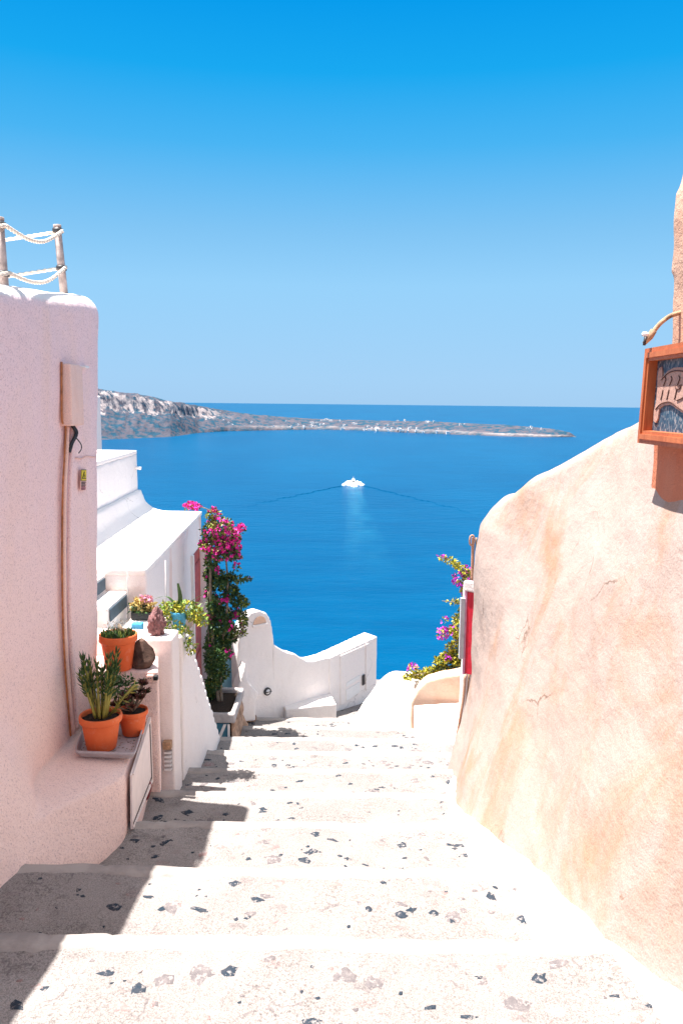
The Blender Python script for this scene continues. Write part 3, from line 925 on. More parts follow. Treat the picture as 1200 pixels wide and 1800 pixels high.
def succulent(root, c, n, h, spread, mat, tip):
    Ld = Leaves(); Lt = Leaves()
    st = bmesh.new()
    for k in range(n):
        an = random.uniform(0, 2 * math.pi); s = random.uniform(.05, spread)
        base = c + Vector((math.cos(an) * .03, math.sin(an) * .03, 0))
        top = c + Vector((math.cos(an) * s, math.sin(an) * s * .8, h * random.uniform(.55, 1.0)))
        mid = base.lerp(top, .5) + Vector((0, 0, .02))
        pts = catmull([base, mid, top], 5)
        tube(st, pts, [lerp(.009, .006, i / (len(pts) - 1)) for i in range(len(pts))], 6)
        ax = (top - base).normalized()
        for q in range(46):
            t = random.uniform(.25, 1.0) ** .7
            p = pts[min(len(pts) - 1, int(t * (len(pts) - 1)))]
            rd = rnd_dir(); rd = (rd - ax * rd.dot(ax)).normalized()
            d = rd * lerp(.9, .35, t) + ax * lerp(.5, 1.1, t)
            L = Lt if (t < .5 and random.random() < .35) or random.random() < .06 else Ld
            L.leaf(p, d, random.uniform(.008, .0125), random.uniform(.036, .072), .35)
    from_bm('stem', st, M['succtip'], root, True)
    Ld.build('leaves', mat, root); Lt.build('dry_leaves', tip, root)

p1 = at_z(171, 1326, tz + .004); p1.y += .0
r1 = .116
pl1 = empty('potted_plant', p1, 'large terracotta pot with a tall spiky green succulent at the front of the grey tray', 'potted plant')
c1 = Vector((p1.x, p1.y + .085, tz + .006))
pot('pot', c1, r1, .195, pl1)
succulent(pl1, c1 + Vector((0, .0, .18)), 13, .37, .13, M['succulent'], M['succtip'])
# a fallen yellow shoot leaning to the right
L = Leaves(); a = c1 + Vector((.04, .02, .17)); b = c1 + Vector((.19, .02, .36))
for q in range(34):
    t = random.random(); L.leaf(a.lerp(b, t), (b - a).normalized() * .8 + rnd_dir() * .8, .009, .045, .3)
bm = bmesh.new(); tube(bm, [a, a.lerp(b, .5) + Vector((0, 0, .01)), b], .006, 6)
from_bm('leaning_stem', bm, M['succtip'], pl1, True); L.build('yellow_leaves', M['succtip'], pl1)

p2 = at_z(229, 1298, tz + .004)
c2_ = Vector((p2.x, p2.y + .07, tz + .006))
pl2 = empty('potted_plant', p2, 'smaller terracotta pot with a maroon rosette succulent at the back of the grey tray', 'potted plant')
pot('pot', c2_, .088, .145, pl2)
L = Leaves(); Lg = Leaves()
sb = bmesh.new()
for k in range(13):
    an = k * 2.4; rr_ = .03 + .085 * random.random()
    hc = c2_ + Vector((math.cos(an) * rr_, math.sin(an) * rr_, .15 + random.uniform(.02, .13)))
    tube(sb, catmull([c2_ + Vector((0, 0, .13)), c2_.lerp(hc, .5) + Vector((0, 0, .06)), hc], 4), .005, 6)
    for q in range(44):
        d = rnd_dir(); d.z = abs(d.z) * .7 + .1
        (L if random.random() < .9 else Lg).leaf(hc, d, .016, random.uniform(.025, .042), .3)
from_bm('stem', sb, M['bark'], pl2, True)
L.build('rosettes', M['maroonleaf'], pl2); Lg.build('green_leaves', M['succulent'], pl2)
# dark green leafy plant between, in a small dark pot
p3 = at_z(206, 1290, tz + .004); p3.y += .18
pl3 = empty('potted_plant', p3, 'dark nursery pot with green leaves half hidden between the two terracotta pots', 'potted plant')
bm = bmesh.new(); lathe(bm, pot_prof(.055, .12), Vector((p3.x, p3.y, tz + .006)), 32)
pt = from_bm('pot', bm, M['black'], pl3, True)
bm = bmesh.new(); lathe(bm, [(.048, .104), (0, .108)], Vector((p3.x, p3.y, tz + .006)), 24); from_bm('soil', bm, M['soil'], pt, True)
L = Leaves(); L.blob((p3.x, p3.y, tz + .21), (.09, .06, .09), 240, .018, .035); L.build('leaves', M['succulent'], pl3)
# pale blue bag/pot behind the succulent, at the wall
p4 = at_z(150, 1262, tz + .01); p4.y += .05
bm = bmesh.new()
lathe(bm, [(0, 0), (.05, 0), (.062, .03), (.066, .12), (.05, .19), (.028, .215), (.03, .235), (.02, .24), (.018, .22), (0, .21)], Vector((p4.x + .01, p4.y, tz)), 28)
jg = from_bm('water_jug', bm, M['palegrey'], None, True); roughen(jg.data, .012, 14, 3)
tag(jg, 'crumpled pale blue plastic jug behind the spiky succulent by the pink wall', 'jug')
# dark stake
s0 = at_y(164, 1235, c1.y + .11); s1 = at_y(157, 1163, c1.y + .13)
bm = bmesh.new(); tube(bm, [s0 - Vector((0, 0, .15)), s0, s1], [.009, .010, .011], 10)
tag(from_bm('garden_tool', bm, M['black'], None, True), 'black tool handle stuck upright behind the spiky succulent', 'tool')

# radiator-like white vent panel leaning on the shelf's lane side
def vent_panel():
    e = empty('vent_panel', (-1.1, 4.2, -.4), 'white perforated metal panel leaning on the lane side of the pink shelf', 'panel')
    A = at_y(237, 1447, 4.02); B = at_y(266, 1362, 4.72)
    C_ = at_y(268, 1254, 4.80); D_ = at_y(246, 1342, 4.02)
    A = Vector((-1.108, 3.99, -.43)); D_ = Vector((-1.104, 3.99, -.125)); B = Vector((-1.195, 4.79, -.555)); C_ = Vector((-1.20, 4.79, -.13))
    n = (B - A).cross(D_ - A).normalized()
    if n.x < 0: n = -n
    def P(u, v, o_=0): return A.lerp(B, u).lerp(D_.lerp(C_, u), v) + n * o_
    bm = bmesh.new(); q = [P(0, 0), P(1, 0), P(1, 1), P(0, 1)]; rings(bm, q, [p + n * .010 for p in q])
    from_bm('sheet', bm, M['pinkpanel'], e)
    for (u0, v0, u1, v1) in ((0, 0, 1, .045), (.02, .97, 1, 1), (.965, .047, 1, .968)):
        bm = bmesh.new(); q = [P(u0, v0, .012), P(u1, v0, .012), P(u1, v1, .012), P(u0, v1, .012)]
        rings(bm, q, [p + n * .006 for p in q]); from_bm('frame', bm, M['pinkpanel'], e)
    bm = bmesh.new()
    for i in range(26):
        for (u, v) in ((.03 + i * .0365, .085), (.96, .08 + i * .033)):
            c = P(u, v, .012)
            q = [c + (B - A).normalized() * .006 * a_ + Vector((0, 0, .006 * b_)) for a_, b_ in ((-1, -1), (1, -1), (1, 1), (-1, 1))]
            rings(bm, q, [p + n * .002 for p in q])
    from_bm('perforation', bm, M['darkmetal'], e)
vent_panel()
rp = at_z(254, 1413, -.64); 
bm = bmesh.new(); bmesh.ops.create_icosphere(bm, subdivisions=4, radius=.05, matrix=Matrix.Translation((rp.x, rp.y + .03, rp.z + .09)) @ Matrix.Diagonal((.8, .9, 1.5, 1)))
o = from_bm('stone', bm, M['wine'], None, True); roughen(o.data, .02, 18, 4)
tag(o, 'small dark red stone tucked behind the white vent panel beside the steps', 'stone')

# pedestal with the second pot
SH2 = .165
bm = bmesh.new(); prism(bm, [Vector((x, y, -1.4)) for x, y in ((-1.75, 4.815), (-1.135, 4.815), (-1.205, 5.12), (-1.75, 5.12))], (0, 0, 1.4 + SH2))
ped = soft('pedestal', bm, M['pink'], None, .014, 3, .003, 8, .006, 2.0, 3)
tag(ped, 'lower pink plastered pedestal carrying a terracotta pot beside the wall corner', 'pedestal')
bm = bmesh.new(); box(bm, -1.72, -1.115, 5.135, 5.37, -1.5, .275)
box(bm, -1.30, -1.113, 5.0, 5.2, -1.5, SH2 - .06) if False else None
ped2 = soft('pedestal', bm, M['whitehouse'], None, .014, 3, .003, 8, .006, 2.0, 5)
tag(ped2, 'taller white plastered pedestal carrying a red lava stone', 'pedestal')
p5 = at_z(203, 1183, SH2); c5 = Vector((p5.x, p5.y + .085, SH2 + .002))
pl5 = empty('potted_plant', c5, 'terracotta pot of low mossy greenery on the pedestal at the wall corner', 'potted plant')
pot('pot', c5, .118, .225, pl5)
L = Leaves(); Ly = Leaves()
for k in range(520):
    an = random.uniform(0, 6.283); rr_ = .105 * math.sqrt(random.random())
    p = c5 + Vector((math.cos(an) * rr_, math.sin(an) * rr_, .205))
    (L if random.random() < .78 else Ly).leaf(p, Vector((random.uniform(-.5, .5), random.uniform(-.5, .5), 1)), .009, random.uniform(.02, .06))
L.build('moss', M['leafdark'], pl5); tag(Ly.build('dry_sprigs', M['leafolive'], pl5), kind='stuff')
Lw = Leaves(); bmw = bmesh.new()
for k in range(16):
    b_ = c5 + Vector((random.uniform(-.03, .07), random.uniform(-.05, .05), .21)); t_ = b_ + Vector((random.uniform(-.07, .06), 0, random.uniform(.04, .10)))
    tube(bmw, [b_, t_], .0012, 4); Lw.blob(t_, (.006, .006, .006), 4, .006, .008)
from_bm('stem', bmw, M['bark'], pl5, True); tag(Lw.build('seed_heads', M['bark'], pl5), kind='stuff')
sx = c5 + Vector((.05, .02, .20))
tag(tubeo('stick', [sx, sx + Vector((-.055, .01, .075))], .011, M['bark'], None, 8), 'short cut stick standing in the mossy terracotta pot', 'stick')
# boulder
def rock(name, c, r, mat, label, seed, amp, sc, cut=0):
    bm = bmesh.new(); bmesh.ops.create_icosphere(bm, subdivisions=5, radius=1)
    rnd = random.Random(seed)
    planes = []
    for _ in range(cut):
        d = Vector((rnd.uniform(-1, 1), rnd.uniform(-1, 1), rnd.uniform(-.4, 1))).normalized(); planes.append((d, rnd.uniform(.66, .85)))
    for v in bm.verts:
        p = v.co.copy()
        for d, h in planes:
            k = p.dot(d)
            if k > h: p -= d * (k - h)
        q = p.normalized()
        p *= 1 + amp * noise.noise(q * sc + Vector((seed, 0, 0))) + amp * .5 * noise.noise(q * sc * 2.7) + amp * .3 * noise.noise(q * sc * 6)
        p = Vector((p.x * r[0], p.y * r[1], p.z * r[2]))
        p.z = max(p.z, -r[2] * .8)
        v.co = p + Vector(c) + Vector((0, 0, r[2] * .8))
    o = from_bm(name, bm, mat, None, True)
    return tag(o, label, 'stone')
p6 = at_z(243, 1180, SH2)
rock('boulder', (p6.x, p6.y + .09, SH2 - .004), (.088, .08, .105), M['boulder'], 'brown faceted boulder leaning beside the mossy terracotta pot', 4, .05, 1.6, 9)
p7 = at_z(272, 1119, .277)
rock('lava_stone', (p7.x, p7.y + .06, .272), (.058, .05, .105), M['lava'], 'pitted dark red lava stone standing on the taller white pedestal', 8, .26, 3.4, 3)
# light fitting under the pedestal's edge
p8 = at_y(268, 1191, 4.80)
e = empty('wall_socket', p8, 'tiny pink and black electric socket on the front of the lower pedestal', 'socket')
bm = bmesh.new(); box(bm, p8.x - .033, p8.x + .008, p8.y - .012, p8.y + .012, p8.z - .018, p8.z + .018); bevel(bm, .006, 2); from_bm('box', bm, M['pinkflat'], e, True)
bm = bmesh.new(); box(bm, p8.x + .009, p8.x + .036, p8.y - .016, p8.y + .012, p8.z - .015, p8.z + .015); bevel(bm, .004, 2); from_bm('plug', bm, M['black'], e, True)
bm = bmesh.new()
for q in (-.022, -.008): box(bm, p8.x + q - .003, p8.x + q + .003, p8.y - .0145, p8.y - .0125, p8.z - .004, p8.z + .004)
from_bm('hole', bm, M['black'], e)
# slatted vent low between pedestals and parapet
p9 = at_y(291, 1335, 5.40)
e = empty('louvre_vent', p9, 'small white louvred vent with a brown top low beside the taller pedestal', 'vent')
for k in range(5):
    bm = bmesh.new(); box(bm, -1.178, -1.132, 5.105, 5.134, -.64 + k * .03, -.628 + k * .03); from_bm('slat', bm, M['whiteplastic'], e)
bm = bmesh.new(); box(bm, -1.180, -1.130, 5.128, 5.137, -.65, -.50); from_bm('backing', bm, M['cement'], e)
bm = bmesh.new(); box(bm, -1.185, -1.128, 5.09, 5.14, -.485, -.43); bevel(bm, .006, 2); from_bm('cap', bm, M['rustmetal'], e)

# ------------------------------------------------------------------ sloping white parapet beside the lane
def low_parapet():
    prof = [(5.43, -1.9), (5.43, .20), (5.58, .20), (5.66, .14)]
    y = 5.66; z = .14
    while z > -1.25:
        prof += [(y + .035, z + .012), (y + .075, z - .02), (y + .085, z - .10)]
        y += .098; z -= .098
    prof += [(y + .15, z - .06), (y + .2, -1.9)]
    bm = bmesh.new(); prism(bm, [Vector((-1.30, a, b)) for a, b in prof], (.19, 0, 0))
    o = soft('stepped_parapet', bm, M['white'], None, .014, 3, .004, 9, .010, 2.2, 17)
    tag(o, 'white parapet sloping down beside the steps with a scalloped top edge', 'wall')
low_parapet()

# blue planter pot with trailing plant on the parapet
pb = at_y(316, 1112, 5.56)
pb = Vector((-1.155, 5.56, .205))
pl6 = empty('potted_plant', pb, 'sky blue pot of trailing light green leaves on top of the scalloped white parapet', 'potted plant')
bm = bmesh.new(); lathe(bm, [(0, 0), (.034, 0), (.037, .01), (.058, .125), (.063, .13), (.063, .145), (.056, .145), (.053, .13)], pb, 32)
pp_ = from_bm('pot', bm, M['skyblue'], pl6, True)
bm = bmesh.new(); lathe(bm, [(.053, .128), (0, .134)], pb, 24); from_bm('soil', bm, M['soil'], pp_, True)
L = Leaves(); Ly = Leaves()
for (dx, dy, dz, rx, rz, n) in ((-.06, 0, .17, .09, .05, 260), (.05, 0, .17, .10, .05, 300), (.12, 0, .12, .07, .05, 200), (-.10, -.03, .09, .05, .07, 180), (.05, -.05, -.02, .05, .07, 130), (.09, -.05, -.10, .035, .05, 70), (.17, -.02, .09, .04, .04, 70), (.0, -.07, .05, .04, .05, 60)):
    c = pb + Vector((dx, dy, dz))
    L.blob(c, (rx, .07, rz), int(n * .6), .017, .028); Ly.blob(c, (rx, .07, rz), int(n * .4), .017, .028)
L.build('leaves', M['leaflight'], pl6); Ly.build('bright_leaves', M['leafyellow'], pl6)
Ls = Leaves()
def blade(pts, w):
    pts = catmull(pts, 6); n = len(pts)
    for i in range(n - 1):
        a, b = pts[i], pts[i + 1]; wa = w * math.sin(math.pi * (.15 + .85 * (1 - i / n)) * .55); wb = w * math.sin(math.pi * (.15 + .85 * (1 - (i + 1) / n)) * .55)
        s = Vector((1, .4, 0)).normalized(); k = len(Ls.v)
        Ls.v += [a - s * wa, a + s * wa, b + s * wb, b - s * wb, a - Vector((0, .004, 0)) * 1, b - Vector((0, .004, 0))]
        Ls.f += [(k, k + 4, k + 5, k + 3), (k + 4, k + 1, k + 2, k + 5)]
q = pb + Vector((0, 0, .16))
blade([q, q + Vector((.01, 0, .09)), q + Vector((-.005, 0, .19))], .018)
blade([q, q + Vector((-.08, 0, .09)), q + Vector((-.17, 0, .075))], .010)
blade([q, q + Vector((.09, 0, .06)), q + Vector((.17, 0, .11))], .006)
Ls.build('long_leaves', M['succulent'], pl6)

# ------------------------------------------------------------------ terrace in front of the white house
bm = bmesh.new(); box(bm, -4.5, -1.36, 5.3, 6.15, -2.6, -.06)
tag(soft('terrace', bm, M['white'], None, .05, 1, .004, 6, .008, 1.5, 2), 'white plastered terrace platform under the table in front of the white house', 'terrace')
pt_ = at_y(211, 1101, 5.62)
e = empty('round_table', (pt_.x, pt_.y, -.06), 'round white table with blue legs on the terrace behind the pedestals', 'table')
bm = bmesh.new(); lathe(bm, [(0, -.022), (.195, -.022), (.208, -.014), (.21, -.004), (.203, .002), (0, .004)], pt_, 56); from_bm('tabletop', bm, M['whiteplastic'], e, True)
for k in range(4):
    an = k * math.pi / 2 + .5
    a = pt_ + Vector((math.cos(an) * .13, math.sin(an) * .13, -.02)); b = Vector((pt_.x + math.cos(an) * .19, pt_.y + math.sin(an) * .19, -.058))
    bm = bmesh.new(); tube(bm, [a, b], .014, 10); from_bm('leg', bm, M['skyblue'], e, True)
# blue crate between pedestals
pc = at_y(247, 1119, 5.46)
bm = bmesh.new(); box(bm, pc.x - .045, pc.x + .03, 5.39, 5.45, -.06, .30); box(bm, pc.x + .02, pc.x + .075, 5.05, 5.09, -.1, .3) if False else None
bevel(bm, .005, 2)
tag(from_bm('gas_cylinder_box', bm, M['skyblue'], None), 'narrow bright blue box standing between the pedestal and the white table', 'box')
o = bpy.data.objects['gas_cylinder_box']; o.name = 'blue_box'; o.data.name = 'blue_box'
# low wall with black flower box
bm = bmesh.new(); box(bm, -1.57, -1.30, 5.74, 5.86, -.1, .225)
tag(soft('garden_wall', bm, M['white'], None, .014, 3, .003, 8, .004, 2), 'low white garden wall behind the round table carrying the black flower box', 'wall')
fb = at_y(250, 1091, 5.80); fb.z = .23
e = empty('flower_box', fb, 'black flower box of straw coloured and pink flowers behind the lava stone', 'flower box')
bm = bmesh.new(); box(bm, fb.x - .07, fb.x + .08, 5.75, 5.85, .23, .285); bevel(bm, .006, 2); from_bm('box', bm, M['black'], e)
L = Leaves(); L.blob((fb.x + .005, 5.80, .33), (.085, .05, .06), 240, .022, .035); L.build('flowers', M['yellowflower'], e)
L = Leaves(); L.blob((fb.x + .03, 5.80, .37), (.05, .04, .03), 80, .022, .03); L.build('pink_flowers', M['pinkflower'], e)
L = Leaves(); L.blob((fb.x - .01, 5.79, .31), (.085, .05, .04), 150, .018, .035); L.build('leaves', M['leafdark'], e)
for px, lab in ((225, 'thin upright wire rod left of the black flower box'), (292, 'thin upright wire rod behind the lava stone')):
    a = at_y(px, 1092, 5.85); b = at_y(px - 1, 985, 5.85)
    tag(tubeo('wire_rod', [Vector((a.x, 5.85, -.06)), b], .0045, M['wire'], None, 8), lab, 'rod')
# small stair with slate blue risers
def blue_stair():
    e = empty('terrace_stair', (-1.75, 5.9, -.06), 'short white stair with slate blue risers climbing left beside the white house', 'stair')
    stp = [(-1.625, .18, .405), (-1.785, .28, .535), (-1.945, .40, .66), (-2.105, .5, .78)]
    for (x, z0, z1) in stp:
        bm = bmesh.new(); box(bm, -2.75, x, 5.42, 5.94, -.06, z1)
        st = soft('step', bm, M['white'], e, .012, 3, .002, 8, .004, 2)
        ya, yb = 5.46, 5.90
        bm = bmesh.new(); prism(bm, [Vector((x + .002, ya, z1 - .112)), Vector((x + .002, yb, z1 - .112)), Vector((x + .002, yb, z1 - .022)), Vector((x + .002, ya, z1 - .022))], (.006, 0, 0)); bevel(bm, .004, 2)
        from_bm('riser_panel', bm, M['slate'], st)
        bm = bmesh.new(); box(bm, x - .13, x - .025, ya, yb, z1 - .001, z1 + .005); from_bm('tread_panel', bm, M['palegrey'], st)
blue_stair()

# ------------------------------------------------------------------ the white house
ZR = .55
HA = .0455                                                    # the house is turned a little from the lane
def hx(x, y): return x - HA * (y - 9.2)
def hbox(bm, x0, x1, y0, y1, z0, z1):
    rings(bm, [Vector((hx(x0, y0), y0, z0)), Vector((hx(x1, y0), y0, z0)), Vector((hx(x1, y1), y1, z0)), Vector((hx(x0, y1), y1, z0))],
          [Vector((hx(x0, y0), y0, z1)), Vector((hx(x1, y0), y0, z1)), Vector((hx(x1, y1), y1, z1)), Vector((hx(x0, y1), y1, z1))])
def house():
    e = empty('white_house', (-2.6, 7.6, -.06), 'white flat roofed house with an upper block and flaking side wall above the steps', 'house')
    HX = -1.63
    bm = bmesh.new(); hbox(bm, -4.4, HX, 5.95, 9.22, -2.6, ZR)
    soft('wall', bm, M['whiterust'], e, .022, 3, .003, 6, .008, 1.4, 4)
    X2 = -2.37
    bm = bmesh.new()
    pr = [(-4.38, ZR - .03), (HX + .004, ZR - .03), (HX + .004, ZR + .022), (-2.06, ZR + .024), (-2.18, ZR + .05), (-2.28, ZR + .13), (-2.33, ZR + .27), (-4.38, ZR + .27)]
    rings(bm, [Vector((hx(x, 5.94), 5.94, z)) for x, z in pr], [Vector((hx(x, 9.225), 9.225, z)) for x, z in pr])
    soft('roof', bm, M['white'], e, .022, 2, .002, 6, .005, 1.4, 4)
    bm = bmesh.new(); hbox(bm, -4.3, X2, 5.7, 9.24, ZR, 1.235)
    soft('upper_block', bm, M['white'], e, .022, 2, .002, 6, .006, 1.4, 6)
    bm = bmesh.new()
    for (x0, x1, y0, y1) in ((-4.3, X2, 9.16, 9.24), (X2 - .09, X2, 5.7, 9.16), (-4.3, X2 - .09, 5.7, 5.78)):
        hbox(bm, x0, x1, y0, y1, 1.23, 1.275)
    soft('roof_rim', bm, M['white'], e, .012, 2, .002, 6, .003, 1.4, 6)
    tubeo('water_spout', [(X2 - .05, 9.1, 1.09), (X2 + .075, 9.1, 1.075)], .018, M['whiteplastic'], e)
    ya, yb = 8.35, 8.93
    bm = bmesh.new(); hbox(bm, HX - .03, HX + .010, ya, yb, -1.5, .20); d = from_bm('door', bm, M['redoor'], e)
    for k in range(3):
        bm = bmesh.new(); hbox(bm, HX + .011, HX + .022, ya + .06, yb - .06, -1.4 + k * .52, -.96 + k * .52); bevel(bm, .006, 1); from_bm('door_panel', bm, M['redoor'], d)
    bm = bmesh.new(); hbox(bm, HX - .03, HX + .03, ya - .05, ya, -1.5, .22); from_bm('door_frame', bm, M['white'], e)
    bm = bmesh.new(); hbox(bm, HX - .05, HX + .13, yb, yb + .17, -2.4, .22)
    soft('door_post', bm, M['white'], e, .014, 2, .003, 7, .006, 2)
    a = at_y(322, 1108, 7.75); b = at_y(353, 1062, 8.85)
    bm = bmesh.new(); tube(bm, [a, a.lerp(b, .5), b], [.055, .05, .05], 12); from_bm('handrail', bm, M['peachwall'], e, True)
house()
# white wall farther up behind
a = at_y(180.5, 795, 10.8)
bm = bmesh.new(); box(bm, -5.0, a.x, 10.55, 10.8, -3.6, 1.84 + .07 * 1)
tag(soft('neighbour_house', bm, M['white'], None, .05, 1, .002, 6, .006, 1.4, 6), 'white block of the next house rising just behind the pink wall', 'house')

# ------------------------------------------------------------------ bougainvillea left with its planter
def planter():
    e = empty('planter', (-1.2, 7.7, -1.6), 'cement planter with blue front panel holding the tall magenta bougainvillea', 'planter')
    A = Vector((-1.22, 7.32, -1.55))
    z1 = -1.12
    X0, X1, Ya, Yb = -1.46, -1.00, 7.30, 8.02
    bm = bmesh.new()
    for (x0, x1, y0, y1) in ((X0, X1, Ya, Ya + .05), (X0, X1, Yb - .05, Yb), (X0, X0 + .05, Ya + .05, Yb - .05), (X1 - .05, X1, Ya + .05, Yb - .05)):
        box(bm, x0, x1, y0, y1, z1 - .1, z1)
    soft('rim', bm, M['cement'], e, .012, 2, .004, 14, .006, 4, 3)
    bm = bmesh.new(); box(bm, X0 + .04, X1 - .04, Ya + .04, Yb - .04, z1 - .3, z1 - .045); s_ = from_bm('soil', bm, M['soil'], e)
    bm = bmesh.new(); box(bm, X0, X1 - .01, Ya + .06, Yb, -2.1, z1 - .101)
    soft('stone_body', bm, M['stonewall'], e, .016, 1, .03, 11, .03, 5, 8)
    bm = bmesh.new(); box(bm, X0, X1 - .06, Ya + .012, Ya + .03, -1.75, z1 - .105); from_bm('blue_panel', bm, M['teal'], e)
    for pts in (((X1 - .07, z1 - .11), (X1 - .05, z1 - .11), (X1 - .05, -1.7), (X1 - .07, -1.7)), ((X1 - .30, -1.7), (X1 - .27, -1.7), (X1 - .08, z1 - .11), (X1 - .11, z1 - .11))):
        bm = bmesh.new(); prism(bm, [Vector((x, Ya - .002, z)) for x, z in pts], (0, .012, 0)); from_bm('batten', bm, M['white'], e)
planter()
def bougainvillea():
    e = empty('bougainvillea', (-1.26, 7.75, -1.15), 'tall magenta bougainvillea climbing past the corner of the white house', 'bougainvillea')
    Yb = 7.75
    bm = bmesh.new()
    base = Vector((-1.24, 7.72, -1.2))
    def path(pp, y=Yb): return [at_y(x, yy, y) for x, yy in pp]
    for pp, r0, r1 in (([(388, 1250), (380, 1200), (374, 1120), (370, 1030), (372, 950), (375, 915)], .022, .010), ([(392, 1250), (388, 1200), (392, 1130), (400, 1060), (398, 990), (390, 950)], .016, .007), ([(386, 1250), (378, 1190), (368, 1140), (366, 1040)], .012, .006)):
        q = catmull(path(pp), 6); q[0] = base + Vector((random.uniform(-.04, .04), 0, 0))
        tube(bm, q, [lerp(r0, r1, i / (len(q) - 1)) for i in range(len(q))], 8)
    for pp in ([(400, 1010), (415, 1020), (436, 1017)], [(398, 1060), (415, 1090), (425, 1075)], [(385, 1110), (405, 1125), (425, 1110), (432, 1085)], [(375, 930), (395, 935), (420, 930)], [(372, 900), (360, 893), (338, 889)]):
        tube(bm, catmull(path(pp), 5), .005, 6)
    from_bm('trunk', bm, M['bark'], e, True)
    D, O, F = Leaves(), Leaves(), Leaves()
    S = Yb / 1400
    blobs = [  # px, py, rx, ry, dark, olive, blossom
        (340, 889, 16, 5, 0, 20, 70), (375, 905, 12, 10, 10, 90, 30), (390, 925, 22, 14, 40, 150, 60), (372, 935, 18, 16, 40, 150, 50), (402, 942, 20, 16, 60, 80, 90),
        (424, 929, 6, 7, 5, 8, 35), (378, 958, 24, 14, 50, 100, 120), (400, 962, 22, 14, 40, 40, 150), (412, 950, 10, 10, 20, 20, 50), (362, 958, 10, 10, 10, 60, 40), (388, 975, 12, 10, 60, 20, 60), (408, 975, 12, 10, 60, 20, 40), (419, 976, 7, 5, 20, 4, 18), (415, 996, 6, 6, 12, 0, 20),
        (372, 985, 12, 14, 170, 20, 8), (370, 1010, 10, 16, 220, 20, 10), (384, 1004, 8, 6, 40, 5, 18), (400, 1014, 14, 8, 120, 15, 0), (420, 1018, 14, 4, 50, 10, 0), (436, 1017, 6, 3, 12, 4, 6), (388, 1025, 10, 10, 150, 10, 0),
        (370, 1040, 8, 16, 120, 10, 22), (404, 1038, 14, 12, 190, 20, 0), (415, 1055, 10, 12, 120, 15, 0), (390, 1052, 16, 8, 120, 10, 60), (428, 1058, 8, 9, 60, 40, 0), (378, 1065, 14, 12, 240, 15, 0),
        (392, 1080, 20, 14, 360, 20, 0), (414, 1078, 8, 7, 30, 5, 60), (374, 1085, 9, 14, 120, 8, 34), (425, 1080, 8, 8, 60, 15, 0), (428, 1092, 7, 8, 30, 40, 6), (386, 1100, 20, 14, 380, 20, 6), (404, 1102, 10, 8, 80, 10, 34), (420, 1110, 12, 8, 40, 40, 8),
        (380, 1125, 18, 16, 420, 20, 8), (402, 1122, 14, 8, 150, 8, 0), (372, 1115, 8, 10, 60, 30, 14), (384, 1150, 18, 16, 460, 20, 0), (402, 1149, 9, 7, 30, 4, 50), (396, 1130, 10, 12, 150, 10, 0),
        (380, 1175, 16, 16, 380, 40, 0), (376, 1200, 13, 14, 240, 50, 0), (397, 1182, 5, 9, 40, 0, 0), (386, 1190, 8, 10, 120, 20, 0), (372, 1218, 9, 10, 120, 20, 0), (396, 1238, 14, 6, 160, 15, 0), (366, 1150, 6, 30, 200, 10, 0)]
    for (px, py, rx, ry, nd, no, nf) in blobs:
        c = at_y(px, py, Yb + random.uniform(-.06, .1))
        r = (rx * S * 1.05, max(.06, min(.16, rx * S)), ry * S * 1.1)
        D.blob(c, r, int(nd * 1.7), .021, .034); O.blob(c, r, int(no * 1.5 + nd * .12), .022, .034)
        k = 0
        nf = int(nf * (1.9 if py < 985 else .8))
        while k < nf:
            d = rnd_dir(); p = c + Vector((d.x * r[0], d.y * r[1], d.z * r[2])) * random.uniform(.5, 1.05)
            for _ in range(4): F.leaf(p, d * .6 + rnd_dir(), .028, .034, .3)
            k += 4
    D.build('foliage', M['leafdark'], e); O.build('sunlit_toned_leaves', M['leafolive'], e); F.build('blossoms', M['magenta'], e)  # olive leaves carry the sunlit top, dark ones the shade, in their colour
bougainvillea()

# ------------------------------------------------------------------ blue door, chimney tower and end wall
bm = bmesh.new()
A = (-1.42, 8.62); B = (-1.15, 8.76)
e = empty('doorway', (-1.35, 8.9, -1.7), 'pale blue door in a brighter blue frame beside the white chimney tower', 'door')
bm = bmesh.new(); wprism(bm, A, B, [(0, -1.50), (.30, -1.50), (.30, -.66), (0, -.66)], .04); from_bm('door_leaf', bm, M['bluepaint'], e)
bm = bmesh.new(); wprism(bm, (B[0] - .0, B[1] - .03), (B[0] + .05, B[1] - .0), [(-.07, -1.50), (.0, -1.50), (.0, -.62), (-.07, -.62)], .06); from_bm('door_frame', bm, M['skyblue'], e)
bm = bmesh.new(); wprism(bm, (A[0], A[1] - .03), (B[0], B[1] - .03), [(.0, -1.50), (.24, -1.50), (.24, -1.485), (.0, -1.485)], .02); from_bm('weather_bar', bm, M['white'], e)
bm = bmesh.new(); wprism(bm, (A[0] - .03, A[1] - .20), (B[0] + .02, B[1] - .20), [(0, -1.95), (.34, -1.95), (.34, -1.512), (0, -1.512)], .21)
soft('threshold', bm, M['stonewall'], e, .014, 2, .006, 12, .008, 4)
GA = Vector((-1.03, 8.62)); GB = Vector((.43, 9.85)); GL = (GB - GA).length
GD = (GB - GA) / GL
def gu(px, py):                                   # a photo point on the end wall's plane -> (u, z)
    d = ray(px, py); nn = Vector((-GD.y, GD.x)); o2 = GA
    k = nn.dot(o2) / nn.dot(Vector((d.x, d.y)))
    p = EYE + d * k
    return (Vector((p.x, p.y)) - GA).dot(GD), p.z
